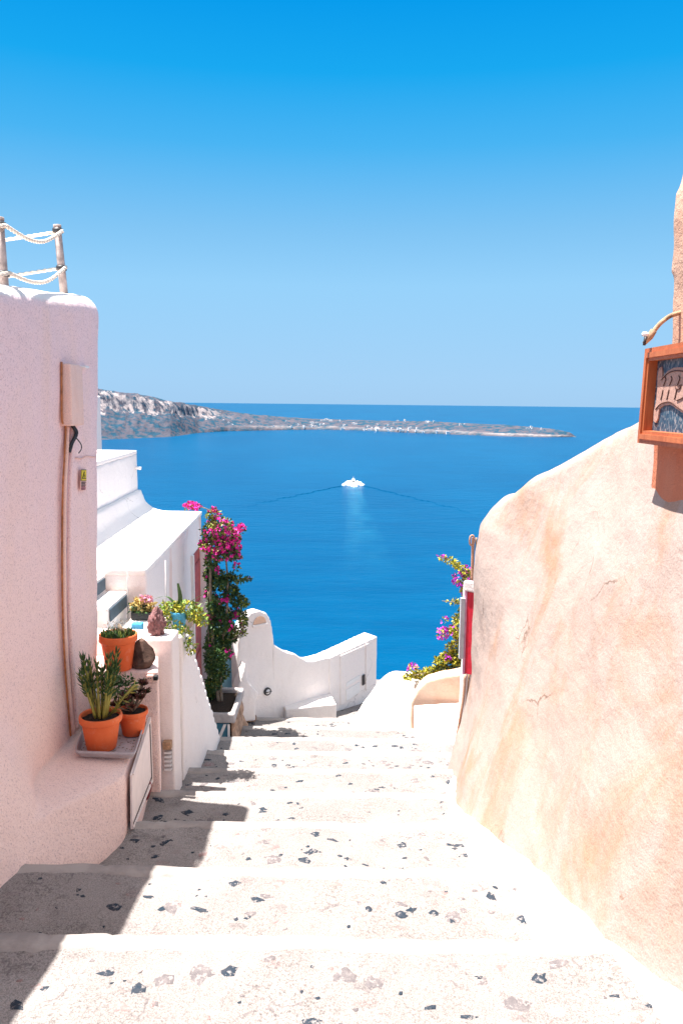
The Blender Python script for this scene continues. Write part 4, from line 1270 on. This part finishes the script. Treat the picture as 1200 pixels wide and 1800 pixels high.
def tower():
    e = empty('chimney_tower', (-1.0, 8.8, -1.9), 'white round topped chimney tower at the foot of the steps', 'tower')
    u0 = gu(419, 1180)[0]; u1 = gu(482, 1130)[0]
    pts = [(u0, -2.4)]
    for px, py in ((420, 1240), (418, 1150), (421, 1110), (430, 1090), (440, 1078), (455, 1073), (468, 1077), (476, 1092), (480, 1115), (485, 1150), (487, 1290)): pts.append(gu(px, py))
    pts[-1] = (pts[-1][0], -2.4)
    bm = bmesh.new(); wprism(bm, GA, GB, pts, .15)
    soft('body', bm, M['white'], e, .014, 4, .004, 9, .012, 2.4, 21)
    # soot opening under the hood
    c = gu(456, 1096)
    q = [(c[0] + .085 * math.cos(t), c[1] + .085 * max(0, math.sin(t)) * 1.0) for t in [i * math.pi / 10 for i in range(11)]]
    off = Vector((GD.y, -GD.x)) * .012
    bm = bmesh.new(); wprism(bm, GA + off, GB + off, q, .02); from_bm('smoke_opening', bm, M['peachwall'], e)
    bm = bmesh.new(); wprism(bm, GA + off * 2.2, GB + off * 2.2, [(c[0] - .10, c[1] - .03), (c[0] + .10, c[1] - .03), (c[0] + .10, c[1] - .002), (c[0] - .10, c[1] - .002)], .03); bevel(bm, .008, 2); from_bm('sill', bm, M['white'], e)
    # flowing buttress at its left foot
    bm = bmesh.new()
    pts = [gu(px, py) for px, py in ((404, 1268), (404, 1230), (424, 1160), (428, 1195), (447, 1215), (440, 1230), (441, 1262))]
    wprism(bm, GA + off * 8, GB + off * 8, pts, .12)
    soft('buttress', bm, M['white'], e, .012, 4, .006, 9, .012, 3, 31)
tower()
c = gu(469, 1215); pc = Vector((GA.x + GD.x * c[0], GA.y + GD.y * c[0], c[1])); nf = Vector((GD.y, -GD.x, 0))
e = empty('bulkhead_lamp', pc, 'round bulkhead lamp low on the front of the white chimney tower', 'lamp')
Mx = Matrix.Translation(pc) @ nf.to_track_quat('Z', 'Y').to_matrix().to_4x4()
bm = bmesh.new(); lathe(bm, [(0, 0), (.046, 0), (.046, .022), (.040, .03), (.034, .03), (.034, .018)], (0, 0, 0), 28); bmesh.ops.transform(bm, matrix=Mx, verts=bm.verts); from_bm('ring', bm, M['darkmetal'], e, True)
bm = bmesh.new(); lathe(bm, [(.034, .018), (.026, .03), (0, .036)], (0, 0, 0), 28); bmesh.ops.transform(bm, matrix=Mx, verts=bm.verts); from_bm('glass', bm, M['whiteplastic'], e, True)
bm = bmesh.new(); box(bm, -.042, .042, -.004, .004, .032, .040); bmesh.ops.transform(bm, matrix=Mx, verts=bm.verts); from_bm('guard_bar', bm, M['darkmetal'], e)
# rough stones at the tower's foot
for (px, py, r, lab, sd) in ((420, 1285, (.10, .08, .13), 'rough brown stone at the left foot of the white tower', 3), (437, 1268, (.085, .07, .12), 'smaller tan stone nearest the white tower foot', 6)):
    p = at_z(px, py, -1.72 if px < 430 else -1.74)
    rock('stone', (p.x, p.y + .02, p.z - .04), r, M['stonewall'], lab, sd, .18, 1.8, 6)

def end_wall():
    e = empty('end_wall', (-.3, 9.2, -1.9), 'white end wall with a dipped top and a raised block at the foot of the steps', 'wall')
    front = [(480, 1131), (490, 1139), (505, 1147), (520, 1150), (530, 1157), (540, 1162), (552, 1162), (566, 1158), (580, 1155)]
    pts = [(gu(478, 1131)[0], -2.6)] + [gu(*p) for p in front] + [(gu(581, 1155)[0], -2.6)]
    bm = bmesh.new(); wprism(bm, GA, GB, pts, .20)
    soft('wall', bm, M['white'], e, .014, 3, .004, 9, .008, 2.4, 41)
    u0 = gu(578, 1155)[0]; zt0 = gu(578, 1156)[1]; u1 = gu(662, 1118)[0]; zt1 = gu(662, 1118)[1]
    bm = bmesh.new(); wprism(bm, GA + nf.xy * .01, GB + nf.xy * .01, [(u0, -2.6), (u1, -2.6), (u1, zt1), (u0, zt0)], .24)
    soft('raised_block', bm, M['white'], e, .012, 2, .003, 9, .005, 2.4, 43)
    # door sunk in the block
    off = nf.xy * .016
    def rel(nm, pp, o_, t, m, par):
        bm = bmesh.new(); oo = nf.xy * o_
        wprism(bm, GA + oo, GB + oo, [gu(*p) for p in pp], t); bevel(bm, .003, 1); return from_bm(nm, bm, m, par)
    d = rel('gate', [(597, 1240), (640, 1212), (640, 1133), (597, 1152)], .018, .012, M['white'], e)
    rel('gate_panel', [(606, 1200), (630, 1186), (630, 1192), (606, 1207)], .026, .009, M['whiteplastic'], d)
    rel('gate_panel', [(606, 1212), (630, 1198), (630, 1216), (606, 1232)], .026, .009, M['whiteplastic'], d)
    rel('gate_frame', [(641, 1214), (646, 1211), (646, 1130), (641, 1132)], .024, .02, M['white'], e)
    rel('latch', [(634, 1204), (638, 1201), (638, 1184), (634, 1187)], .04, .02, M['darkmetal'], d)
end_wall()
bm = bmesh.new()
a = at_z(502, 1247, -1.69); b = at_z(592, 1240, -1.69)
prism(bm, [Vector((a.x, a.y, -2.3)), Vector((b.x, b.y + .05, -2.3)), Vector((b.x, b.y + .05, -1.69)), Vector((a.x, a.y, -1.69))], (-.08, .34, 0))
tag(soft('masonry_bench', bm, M['white'], None, .012, 4, .005, 9, .012, 3, 51), 'low white masonry bench against the end wall', 'bench')
# ------------------------------------------------------------------ right foot of the lane: rounded mound wall, ledge, apricot wall
def mound():
    path = [(.02, 8.30, -1.90), (.14, 8.34, -1.66), (.30, 8.40, -1.44), (.44, 8.46, -1.27), (.56, 8.5, -1.19), (.72, 8.48, -1.17), (.90, 8.42, -1.17), (1.1, 8.36, -1.17), (1.5, 8.3, -1.17)]
    path = catmull(path, 6)
    bm = bmesh.new()
    for a, b in zip(path, path[1:]):
        la = .45 * max(.15, min(1, a.z + 2.0)); lb = .45 * max(.15, min(1, b.z + 2.0))
        rings(bm, [Vector((a.x, a.y - la, -2.1)), Vector((a.x, a.y, a.z)), Vector((a.x + .02, a.y + .26, a.z)), Vector((a.x + .02, a.y + .26, -2.5))],
              [Vector((b.x + .01, b.y - lb, -2.1)), Vector((b.x + .01, b.y, b.z)), Vector((b.x + .03, b.y + .26, b.z)), Vector((b.x + .03, b.y + .26, -2.5))])
    o = soft('curved_wall', bm, M['whitecream'], None, .016, 6, .006, 8, .016, 2.2, 61)
    tag(o, 'cream white curved wall swelling up at the lower right end of the steps', 'wall')
M['whitecream'] = stucco('cream_limewash', (.86, .79, .74), (.85, .76, .70), .2, 1.6, (.80, .60, .48), .25, (2, 2, 1.5), .5, 120, .8)
mound()
Yl0 = 7.0
LZ = -1.21
lp = [at_z(x, y, LZ) for x, y in ((727, 1240), (737, 1262), (757, 1292), (782, 1304), (800, 1308), (830, 1290), (830, 1234))]
bm = bmesh.new(); prism(bm, [Vector((p.x, p.y, LZ)) for p in lp], (0, 0, -1.2))
tag(soft('masonry_ledge', bm, M['white'], None, .012, 3, .004, 8, .008, 2.5, 71), 'white ledge beside the last steps under the apricot wall', 'ledge')
a = at_z(731, 1240, LZ)
bm = bmesh.new()
yb_ = 7.92
top = [at_y(x, y, yb_) for x, y in ((722, 1236), (735, 1212), (750, 1198), (775, 1191), (806, 1186), (860, 1180))]
prism(bm, [Vector((top[0].x, yb_, -2.3))] + [Vector((p.x, yb_, p.z)) for p in top] + [Vector((top[-1].x, yb_, -2.3))], (.03, .22, 0))
tag(soft('apricot_wall', bm, M['peachwall'], None, .014, 4, .004, 8, .008, 2.5, 75), 'low apricot wall with a curved top behind the white ledge', 'wall')

# pilaster with red board
bm = bmesh.new(); box(bm, .985, 1.6, 6.16, 6.30, -2.0, .43)
pil = soft('pilaster', bm, M['white'], None, .018, 3, .003, 8, .006, 2, 81)
tag(pil, 'white pilaster beyond the far end of the peach parapet', 'pilaster')
bx0 = at_y(822, 1100, 6.10).x
e = empty('red_signboard', (bx0 + .2, 6.1, -.4), 'narrow bright red board with pale edge seen past the end of the peach parapet', 'board')
z1 = at_y(830, 1042, 6.1).z; z0 = at_y(830, 1185, 6.1).z
def bslab(nm, u0, u1, w0, w1, za, zb, m, bv=.003):
    D = Vector((.83, -.56, 0)); Nn = Vector((-.56, -.83, 0)); O = Vector((bx0, 6.13, 0))
    bm = bmesh.new(); rings(bm, [O + D * u0 + Nn * w0 + Vector((0, 0, za)), O + D * u1 + Nn * w0 + Vector((0, 0, za)), O + D * u1 + Nn * w1 + Vector((0, 0, za)), O + D * u0 + Nn * w1 + Vector((0, 0, za))],
          [O + D * u0 + Nn * w0 + Vector((0, 0, zb)), O + D * u1 + Nn * w0 + Vector((0, 0, zb)), O + D * u1 + Nn * w1 + Vector((0, 0, zb)), O + D * u0 + Nn * w1 + Vector((0, 0, zb))])
    bevel(bm, bv, 2); return from_bm(nm, bm, m, e)
bslab('board', 0, .28, 0, .02, z0, z1, M['red'])
bslab('frame', -.022, -.001, -.01, .024, z0 - .01, z1 + .01, M['pinkflower'])
bslab('head_cap', -.03, .28, -.02, .04, z1 + .012, z1 + .09, M['white'], .012)
bm = bmesh.new(); box(bm, bx0 - .06, bx0 - .026, 6.11, 6.15, z0 + .12, z1 - .05); from_bm('shutter_edge', bm, M['palegrey'], e)
# conduits at the far end of the parapet
for dx, r, lab in ((0, .012, 'pale conduit climbing the far end of the peach parapet, with a ring at its head'), (.026, .007, 'rusty brown cable rising beside the ringed conduit at the parapet end')):
    P = [at_y(x + dx * 220, y, 5.94) for x, y in ((831, 945), (830, 985), (829, 1020))]
    bm = bmesh.new(); tube(bm, catmull(P, 5), r, 8)
    if dx == 0:
        c = at_y(829, 950, 5.93)
        tube(bm, [c + Vector((.018 * math.cos(t), 0, .04 * math.sin(t))) for t in [i * 2 * math.pi / 20 for i in range(21)]], .007, 6, False)
    tag(from_bm('conduit_pipe', bm, M['peachpillar'] if dx == 0 else M['rustmetal'], None, True), lab, 'pipe')
for dx, r, lab in ((0, .011, 'pale conduit bending from under the red board down to the step'), (.03, .006, 'rusty cable bending from under the red board down to the step')):
    P = [at_y(x + dx * 220, y, 5.93) for x, y in ((817, 1186), (814, 1225), (806, 1275), (796, 1325), (787, 1362))]
    bm = bmesh.new(); tube(bm, catmull(P, 5), r, 8)
    tag(from_bm('conduit_pipe', bm, M['peachpillar'] if dx == 0 else M['rustmetal'], None, True), lab, 'pipe')

def bougainvillea_right():
    e = empty('bougainvillea', (1.1, 7.3, -1.2), 'yellow green bougainvillea with violet flowers hanging over the apricot wall', 'bougainvillea')
    Yb = 8.3; S = Yb / 1400
    bm = bmesh.new()
    def path(pp): return catmull([at_y(x, y, Yb) for x, y in pp], 5)
    tube(bm, [Vector((1.4, 8.4, -1.6))] + path([(826, 1185), (822, 1120), (822, 1040), (826, 1000)]), .012, 8)
    for pp in ([(826, 1010), (812, 998), (795, 988), (772, 978)], [(824, 1070), (808, 1060), (790, 1058), (776, 1056)], [(822, 1110), (805, 1105), (785, 1118)], [(824, 1160), (790, 1170), (750, 1182), (712, 1190)], [(822, 1090), (800, 1130), (770, 1165)]):
        tube(bm, path(pp), .004, 6)
    from_bm('branches', bm, M['bark'], e, True)
    Y, D, F = Leaves(), Leaves(), Leaves()
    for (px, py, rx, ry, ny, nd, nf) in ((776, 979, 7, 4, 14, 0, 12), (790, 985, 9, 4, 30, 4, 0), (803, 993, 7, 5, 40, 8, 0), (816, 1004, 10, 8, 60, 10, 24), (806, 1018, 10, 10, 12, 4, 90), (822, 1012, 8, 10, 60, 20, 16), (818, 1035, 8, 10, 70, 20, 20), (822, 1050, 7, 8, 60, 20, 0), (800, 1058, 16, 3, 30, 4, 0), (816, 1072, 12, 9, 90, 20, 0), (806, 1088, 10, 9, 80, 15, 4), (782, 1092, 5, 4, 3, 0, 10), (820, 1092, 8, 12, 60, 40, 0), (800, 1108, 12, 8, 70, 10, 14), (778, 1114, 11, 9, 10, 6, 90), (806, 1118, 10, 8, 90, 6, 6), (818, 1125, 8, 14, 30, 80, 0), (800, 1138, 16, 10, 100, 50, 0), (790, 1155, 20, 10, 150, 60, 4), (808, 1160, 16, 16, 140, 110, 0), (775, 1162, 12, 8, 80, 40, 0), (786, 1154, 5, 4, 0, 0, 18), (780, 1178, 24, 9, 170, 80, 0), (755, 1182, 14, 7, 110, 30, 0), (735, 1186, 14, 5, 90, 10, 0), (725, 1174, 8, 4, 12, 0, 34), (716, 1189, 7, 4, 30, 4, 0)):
        c = at_y(px, py, Yb + random.uniform(-.05, .08)); r = (rx * S, .09, ry * S)
        q_ = 2.4 if py > 1090 else 1.6
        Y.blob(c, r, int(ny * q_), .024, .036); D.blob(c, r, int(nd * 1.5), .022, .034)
        for _ in range(nf // 3):
            d = rnd_dir(); p = c + Vector((d.x * r[0], d.y * r[1], d.z * r[2]))
            for _ in range(3): F.leaf(p, d * .6 + rnd_dir(), .026, .034, .3)
    Y.build('sunlit_toned_leaves', M['leafyellow'], e); D.build('foliage', M['leafdark'], e); F.build('blossoms', M['violet'], e)  # sunlight put into the yellow-green leaf colour, shade into the dark one
bougainvillea_right()

# ------------------------------------------------------------------ terracotta building at the right edge, framed mosaic, bracket
BX, BYE = 1.30, 3.34
def corner_building():
    e = empty('terracotta_building', (1.7, 2.4, 0), 'terracotta washed building edge rising behind the framed picture on the right', 'building')
    bm = bmesh.new(); prism(bm, [Vector((x, y, .4)) for x, y in ((BX, BYE), (BX, 2.45), (2.0, .8), (2.6, .8), (2.6, BYE))], (0, 0, 1.46))
    soft('lower_wall', bm, M['orange'], e, .02, 2, .003, 8, .006, 2, 91)
    prof = []
    for px, py in ((1176, 640), (1178, 600), (1178, 565), (1181, 520), (1178, 475), (1178, 420), (1181, 375), (1189, 335), (1196, 315), (1206, 250), (1214, 180)):
        prof.append(at_y(px, py, BYE - .02))
    bm = bmesh.new()
    pts = [Vector((p.x, BYE - .02, p.z)) for p in prof]
    pts = [Vector((pts[0].x, BYE - .02, 1.8))] + pts + [Vector((2.4, BYE - .02, pts[-1].z)), Vector((2.4, BYE - .02, 1.8))]
    prism(bm, pts, (0, -.95, 0))
    soft('upper_wall', bm, M['peachpillar'], e, .02, 3, .006, 9, .012, 3, 95)
corner_building()
def framed_sign():
    e = empty('framed_mosaic', (BX - .04, 3.0, 1.68), 'wood framed blue mosaic with a pale scroll hanging on the terracotta wall', 'framed picture')
    TL = at_y(1150, 613, 3.30); BL = at_y(1136, 778, 3.30)
    x0 = (TL.x + BL.x) / 2; X = x0
    zt, zb = TL.z, BL.z
    tilt = (TL.x - BL.x)
    ya = 3.30; yb = 2.58
    n = Vector((-1, 0, 0)); n = Vector((-1, 0, -tilt / (zt - zb))).normalized()
    def P(u, v, o_=0): return Vector((lerp(BL.x, TL.x, v), lerp(ya, yb, u), lerp(zb, zt, v))) + n * o_
    def slab(nm, uv, o_, t, m, par, bv=0):
        bm = bmesh.new(); q = [P(u, v, o_) for u, v in uv]; rings(bm, q, [p + n * t for p in q])
        if bv: bevel(bm, bv, 2)
        return from_bm(nm, bm, m, par)
    fu, fv = .075, .135
    slab('backing', [(.01, .01), (.99, .01), (.99, .99), (.01, .99)], -.03, .02, M['black'], e)
    slab('mosaic_panel', [(fu, fv), (1 - fu, fv), (1 - fu, 1 - fv), (fu, 1 - fv)], -.008, .012, M['mosaic'], e)
    for nm, uv in (('frame', [(0, 0), (fu, fv), (fu, 1 - fv), (0, 1)]), ('frame', [(0, 1), (fu, 1 - fv), (1 - fu, 1 - fv), (1, 1)]), ('frame', [(1, 1), (1 - fu, 1 - fv), (1 - fu, fv), (1, 0)]), ('frame', [(1, 0), (1 - fu, fv), (fu, fv), (0, 0)])):
        o_ = slab(nm, uv, -.012, .052, M['wood'], e)
        uv2 = [(lerp(.5, u, .985), lerp(.5, v, .97)) for u, v in uv]
        c = [(lerp(uv[0][0], uv[1][0], .35), lerp(uv[0][1], uv[1][1], .35)), (lerp(uv[0][0], uv[1][0], .75), lerp(uv[0][1], uv[1][1], .75)), (lerp(uv[3][0], uv[2][0], .75), lerp(uv[3][1], uv[2][1], .75)), (lerp(uv[3][0], uv[2][0], .35), lerp(uv[3][1], uv[2][1], .35))]
        slab('moulding', c, .0402, .007, M['wood'], o_)
    # pale scroll
    top = [(.11, .70), (.12, .78), (.15, .80), (.17, .74), (.17, .68), (.24, .745), (.32, .775), (.42, .77), (.55, .73), (.7, .70), (.85, .74)]
    bot = [(.85, .30), (.7, .26), (.55, .30), (.42, .36), (.32, .41), (.22, .40), (.17, .37), (.165, .27), (.14, .22), (.105, .24), (.10, .34), (.12, .44), (.12, .60)]
    sc = slab('scroll', top + bot, .0045, .006, M['scroll'], e)
    def line(pts, w=.006, m='ink'):
        q = catmull([P(u, v, .0125) for u, v in pts], 6); bm = bmesh.new(); tube(bm, q, w * .35, 5); from_bm('drawn_line', bm, M[m], sc, True)
    line([(.175, .66), (.24, .715), (.32, .74), (.42, .735), (.55, .70), (.7, .67)])
    line([(.13, .36), (.17, .40), (.22, .425), (.32, .435), (.42, .385), (.55, .325), (.7, .285)])
    for u in (.22, .30, .40):
        line([(u, .69), (u + .015, .66), (u - .01, .60)]); line([(u - .01, .56), (u - .02, .50), (u - .03, .46)])
    line([(.36, .60), (.38, .57), (.42, .56), (.44, .60), (.40, .59)]); line([(.40, .45), (.46, .47), (.52, .50), (.58, .48)])
def make_mosaic():
    k = N('blue_mosaic')
    v = k.n('ShaderNodeTexVoronoi', feature='F1'); v.inputs['Scale'].default_value = 1.0
    k.l(k.map((1, 130, 75)), v.inputs['Vector'])
    sep = k.n('ShaderNodeSeparateColor'); k.l(v.outputs['Color'], sep.inputs[0])
    c = k.ramp(sep.outputs[0], [(.0, (.02, .045, .085)), (.35, (.03, .075, .125)), (.6, (.06, .11, .15)), (.8, (.16, .18, .21)), (1, (.32, .30, .30))])
    sh = k.n('ShaderNodeSeparateXYZ'); k.l(k.pos, sh.inputs[0])
    return k.fin(c, .5, .4)
M['mosaic'] = make_mosaic()
M['scroll'] = plain('pale_pink_tesserae', (.50, .30, .24), .8, .2, .18, 90, .6)
M['ink'] = plain('brown_outline', (.10, .05, .04), .8, .2, .2, 30)
framed_sign()
e = empty('wall_bracket', at_y(1192, 548, 3.22), 'bent rusty lamp bracket with a cut off end sticking out from the terracotta building', 'bracket')
bp = catmull([at_y(x, y, 3.24) for x, y in ((1202, 549), (1190, 551), (1176, 556), (1160, 568), (1148, 582), (1140, 590))], 6)
bm = bmesh.new(); tube(bm, bp, [.009] * len(bp), 10); from_bm('arm', bm, M['rustmetal'], e, True)
bm = bmesh.new(); tube(bm, [at_y(1148, 581, 3.24), at_y(1141, 592, 3.24), at_y(1131, 604, 3.24)], [.013, .014, .008], 10); from_bm('socket', bm, M['rustmetal'], e, True)
bm = bmesh.new(); tube(bm, [at_y(1139, 590, 3.24), at_y(1134, 588, 3.24), at_y(1128, 587, 3.24)], [.009, .011, .008], 10); from_bm('cap', bm, M['whiteplastic'], e, True)
bm = bmesh.new(); tube(bm, [at_y(1134, 592, 3.235), at_y(1131, 607, 3.235)], .006, 8); from_bm('hook', bm, M['darkmetal'], e, True)

# ------------------------------------------------------------------ boat with foam and wake
bpos = at_z(621, 853, SEA)
def boat():
    e = empty('motor_boat', bpos, 'white motor boat heading away across the blue bay', 'boat')
    x, y, z = bpos
    y += 6
    bm = bmesh.new()
    secs = []
    for (t, w, zb, zt) in ((0, 3.2, -.6, 2.4), (6, 3.4, -.6, 2.5), (12, 2.8, -.5, 2.9), (17, 1.2, -.2, 3.4), (19, .15, .4, 3.7)):
        secs.append([Vector((x - w, y + t, z + zt)), Vector((x - w * .8, y + t, z + zb)), Vector((x + w * .8, y + t, z + zb)), Vector((x + w, y + t, z + zt))])
    pv = None
    for s in secs:
        r = [bm.verts.new(p) for p in s]
        if pv:
            for k in range(4): bm.faces.new([pv[k], pv[(k + 1) % 4], r[(k + 1) % 4], r[k]])
        else: bm.faces.new(r)
        pv = r
    bm.faces.new(list(reversed(pv)))
    from_bm('hull', bm, M['whiteplastic'], e)
    bm = bmesh.new(); box(bm, x - 2.4, x + 2.4, y + 3, y + 12, z + 2.4, z + 5.0); bevel(bm, .4, 2); c_ = from_bm('cabin', bm, M['whiteplastic'], e, True)
    bm = bmesh.new(); box(bm, x - 2.0, x + 2.0, y + 2.92, y + 3.02, z + 3.0, z + 4.5); from_bm('cabin_window', bm, M['black'], c_)
    bm = bmesh.new(); box(bm, x - 2.0, x + 2.0, y + 4, y + 9, z + 5.05, z + 6.6); bevel(bm, .3, 2); from_bm('flybridge', bm, M['whiteplastic'], e, True)
    bm = bmesh.new(); tube(bm, [(x, y + 6, z + 6.6), (x, y + 6, z + 9.6)], [.4, .12], 8); from_bm('mast', bm, M['whiteplastic'], e, True)
boat()
def foam():
    bm = bmesh.new()
    for (dx, dy, rx, ry, rz) in ((-7.5, 2, 4.2, 6, 4.4), (-10.5, -3, 3.4, 5, 2.6), (7.5, 3, 4.0, 6, 4.0), (10.5, -2, 3.0, 5, 2.4), (-4.0, -8, 2.6, 4, 1.8), (.3, -6, 3.2, 8, 4.2), (1, -14, 4.0, 8, 1.3), (-4.5, 6, 3, 5, 5.2), (4.8, 7, 2.8, 5, 4.8)):
        bmesh.ops.create_icosphere(bm, subdivisions=4, radius=1, matrix=Matrix.Translation((bpos.x + dx, bpos.y + dy, SEA)) @ Matrix.Diagonal((rx, ry, rz, 1)))
    o = from_bm('foam', bm, M['foam'], None, True); roughen(o.data, 1.3, .45, 2, .7, 1.3)
    tag(o, kind='stuff', label='white foam thrown up around the motor boat', cat='foam')
    # aerated trail and bow waves as low swells on the water
    vs = []; fs = []; churn = []
    for i in range(60):
        t = i / 59; y = bpos.y - 5 - t * 560
        hw = 8 + 13 * t
        for k in range(9):
            u = k / 8 * 2 - 1
            vs.append((bpos.x + u * hw + t * 4, y, SEA + .10 + (-.2 if abs(u) == 1 or i == 59 else 0)))
            churn.append((1 - u * u) * (1 - t) ** 1.0 * .6)
    for i in range(59):
        for k in range(8):
            a = i * 9 + k; fs.append((a, a + 1, a + 10, a + 9))
    wt = mk('wake_trail', vs, fs, M['wake'], None, True)
    at = wt.data.attributes.new('churn', 'FLOAT', 'POINT'); at.data.foreach_set('value', churn)
    tag(wt, kind='stuff', label='paler churned water trailing behind the motor boat', cat='wake')
    rnd = random.Random(3)
    for sgn in (-1, 1):
        vs = []; fs = []
        for q in range(16):
            t0 = q / 16; t1 = t0 + .085
            for i in range(14):
                t = lerp(t0, t1, i / 13)
                cx = bpos.x + sgn * (11 + 92 * t); cy = bpos.y - 2 - (200 if sgn < 0 else 225) * t
                w = (.9 + 2.0 * t) * math.sin(math.pi * (i + .5) / 14) * rnd.uniform(.7, 1.2)
                b0 = len(vs)
                off = 6.5 * (q % 3 - 1) * (.3 + t)
                vs += [(cx, cy - w + off, SEA - .05), (cx, cy + off, SEA + .25 + .35 * (1 - t)), (cx, cy + w + off, SEA - .05)]
                if i: fs += [(b0 - 3, b0, b0 + 1, b0 - 2), (b0 - 2, b0 + 1, b0 + 2, b0 - 1)]
        tag(mk('bow_wave', vs, fs, M['ripple'], None, True), kind='stuff', label='darker ripple line spreading %s from the motor boat' % ('left' if sgn < 0 else 'right'), cat='wake')
foam()

# ------------------------------------------------------------------ far village on the headland
hm = bpy.data.objects['headland']
def ground_hit(px, py):
    d = ray(px, py).normalized()
    ok, loc, n_, i_ = hm.ray_cast(EYE, d)
    return loc if ok else None
protos = []
for (a, b, c, f) in ((9, 8, 5, 1), (14, 9, 4.5, 0), (7, 7, 7, 1), (20, 9, 5, 0)):
    bm = bmesh.new(); box(bm, -a / 2, a / 2, -b / 2, b / 2, -4, c)
    box(bm, -a / 2 + .02, a * .08, -b / 2 + .03, b * .3, c + .02, c + 2.6)
    if f: bmesh.ops.create_uvsphere(bm, u_segments=12, v_segments=6, radius=a * .22, matrix=Matrix.Translation((a * .25, 0, c)))
    me = bpy.data.meshes.new('village_house'); bm.to_mesh(me); bm.free(); me.materials.append(M['white']); protos.append(me)
spots = []
rnd = random.Random(12)
for (x0, x1, y0, y1, n) in ((545, 580, 738, 752, 12), (600, 640, 744, 756, 6), (640, 700, 748, 759, 16), (700, 790, 752, 762, 16), (745, 765, 739, 744, 7), (800, 830, 743, 748, 3), (690, 720, 739, 745, 4), (905, 955, 746, 755, 8), (480, 540, 740, 754, 6), (560, 600, 737, 742, 4), (380, 470, 738, 752, 5)):
    for _ in range(n): spots.append((rnd.uniform(x0, x1), rnd.uniform(y0, y1)))
for i, (px, py) in enumerate(spots):
    p = ground_hit(px, py)
    if not p: continue
    o = bpy.data.objects.new('village_house', protos[rnd.choice((0, 0, 1, 2, 3) if px > 540 else (0, 2))]); COL.objects.link(o)
    o.location = p; o.rotation_euler.z = rnd.uniform(-.5, .5); s = rnd.uniform(.55, 1.0); o.scale = (s, s, s * .9)
    tag(o, 'tiny white house of the far village on the headland across the bay', 'house', 'white houses of the far village')
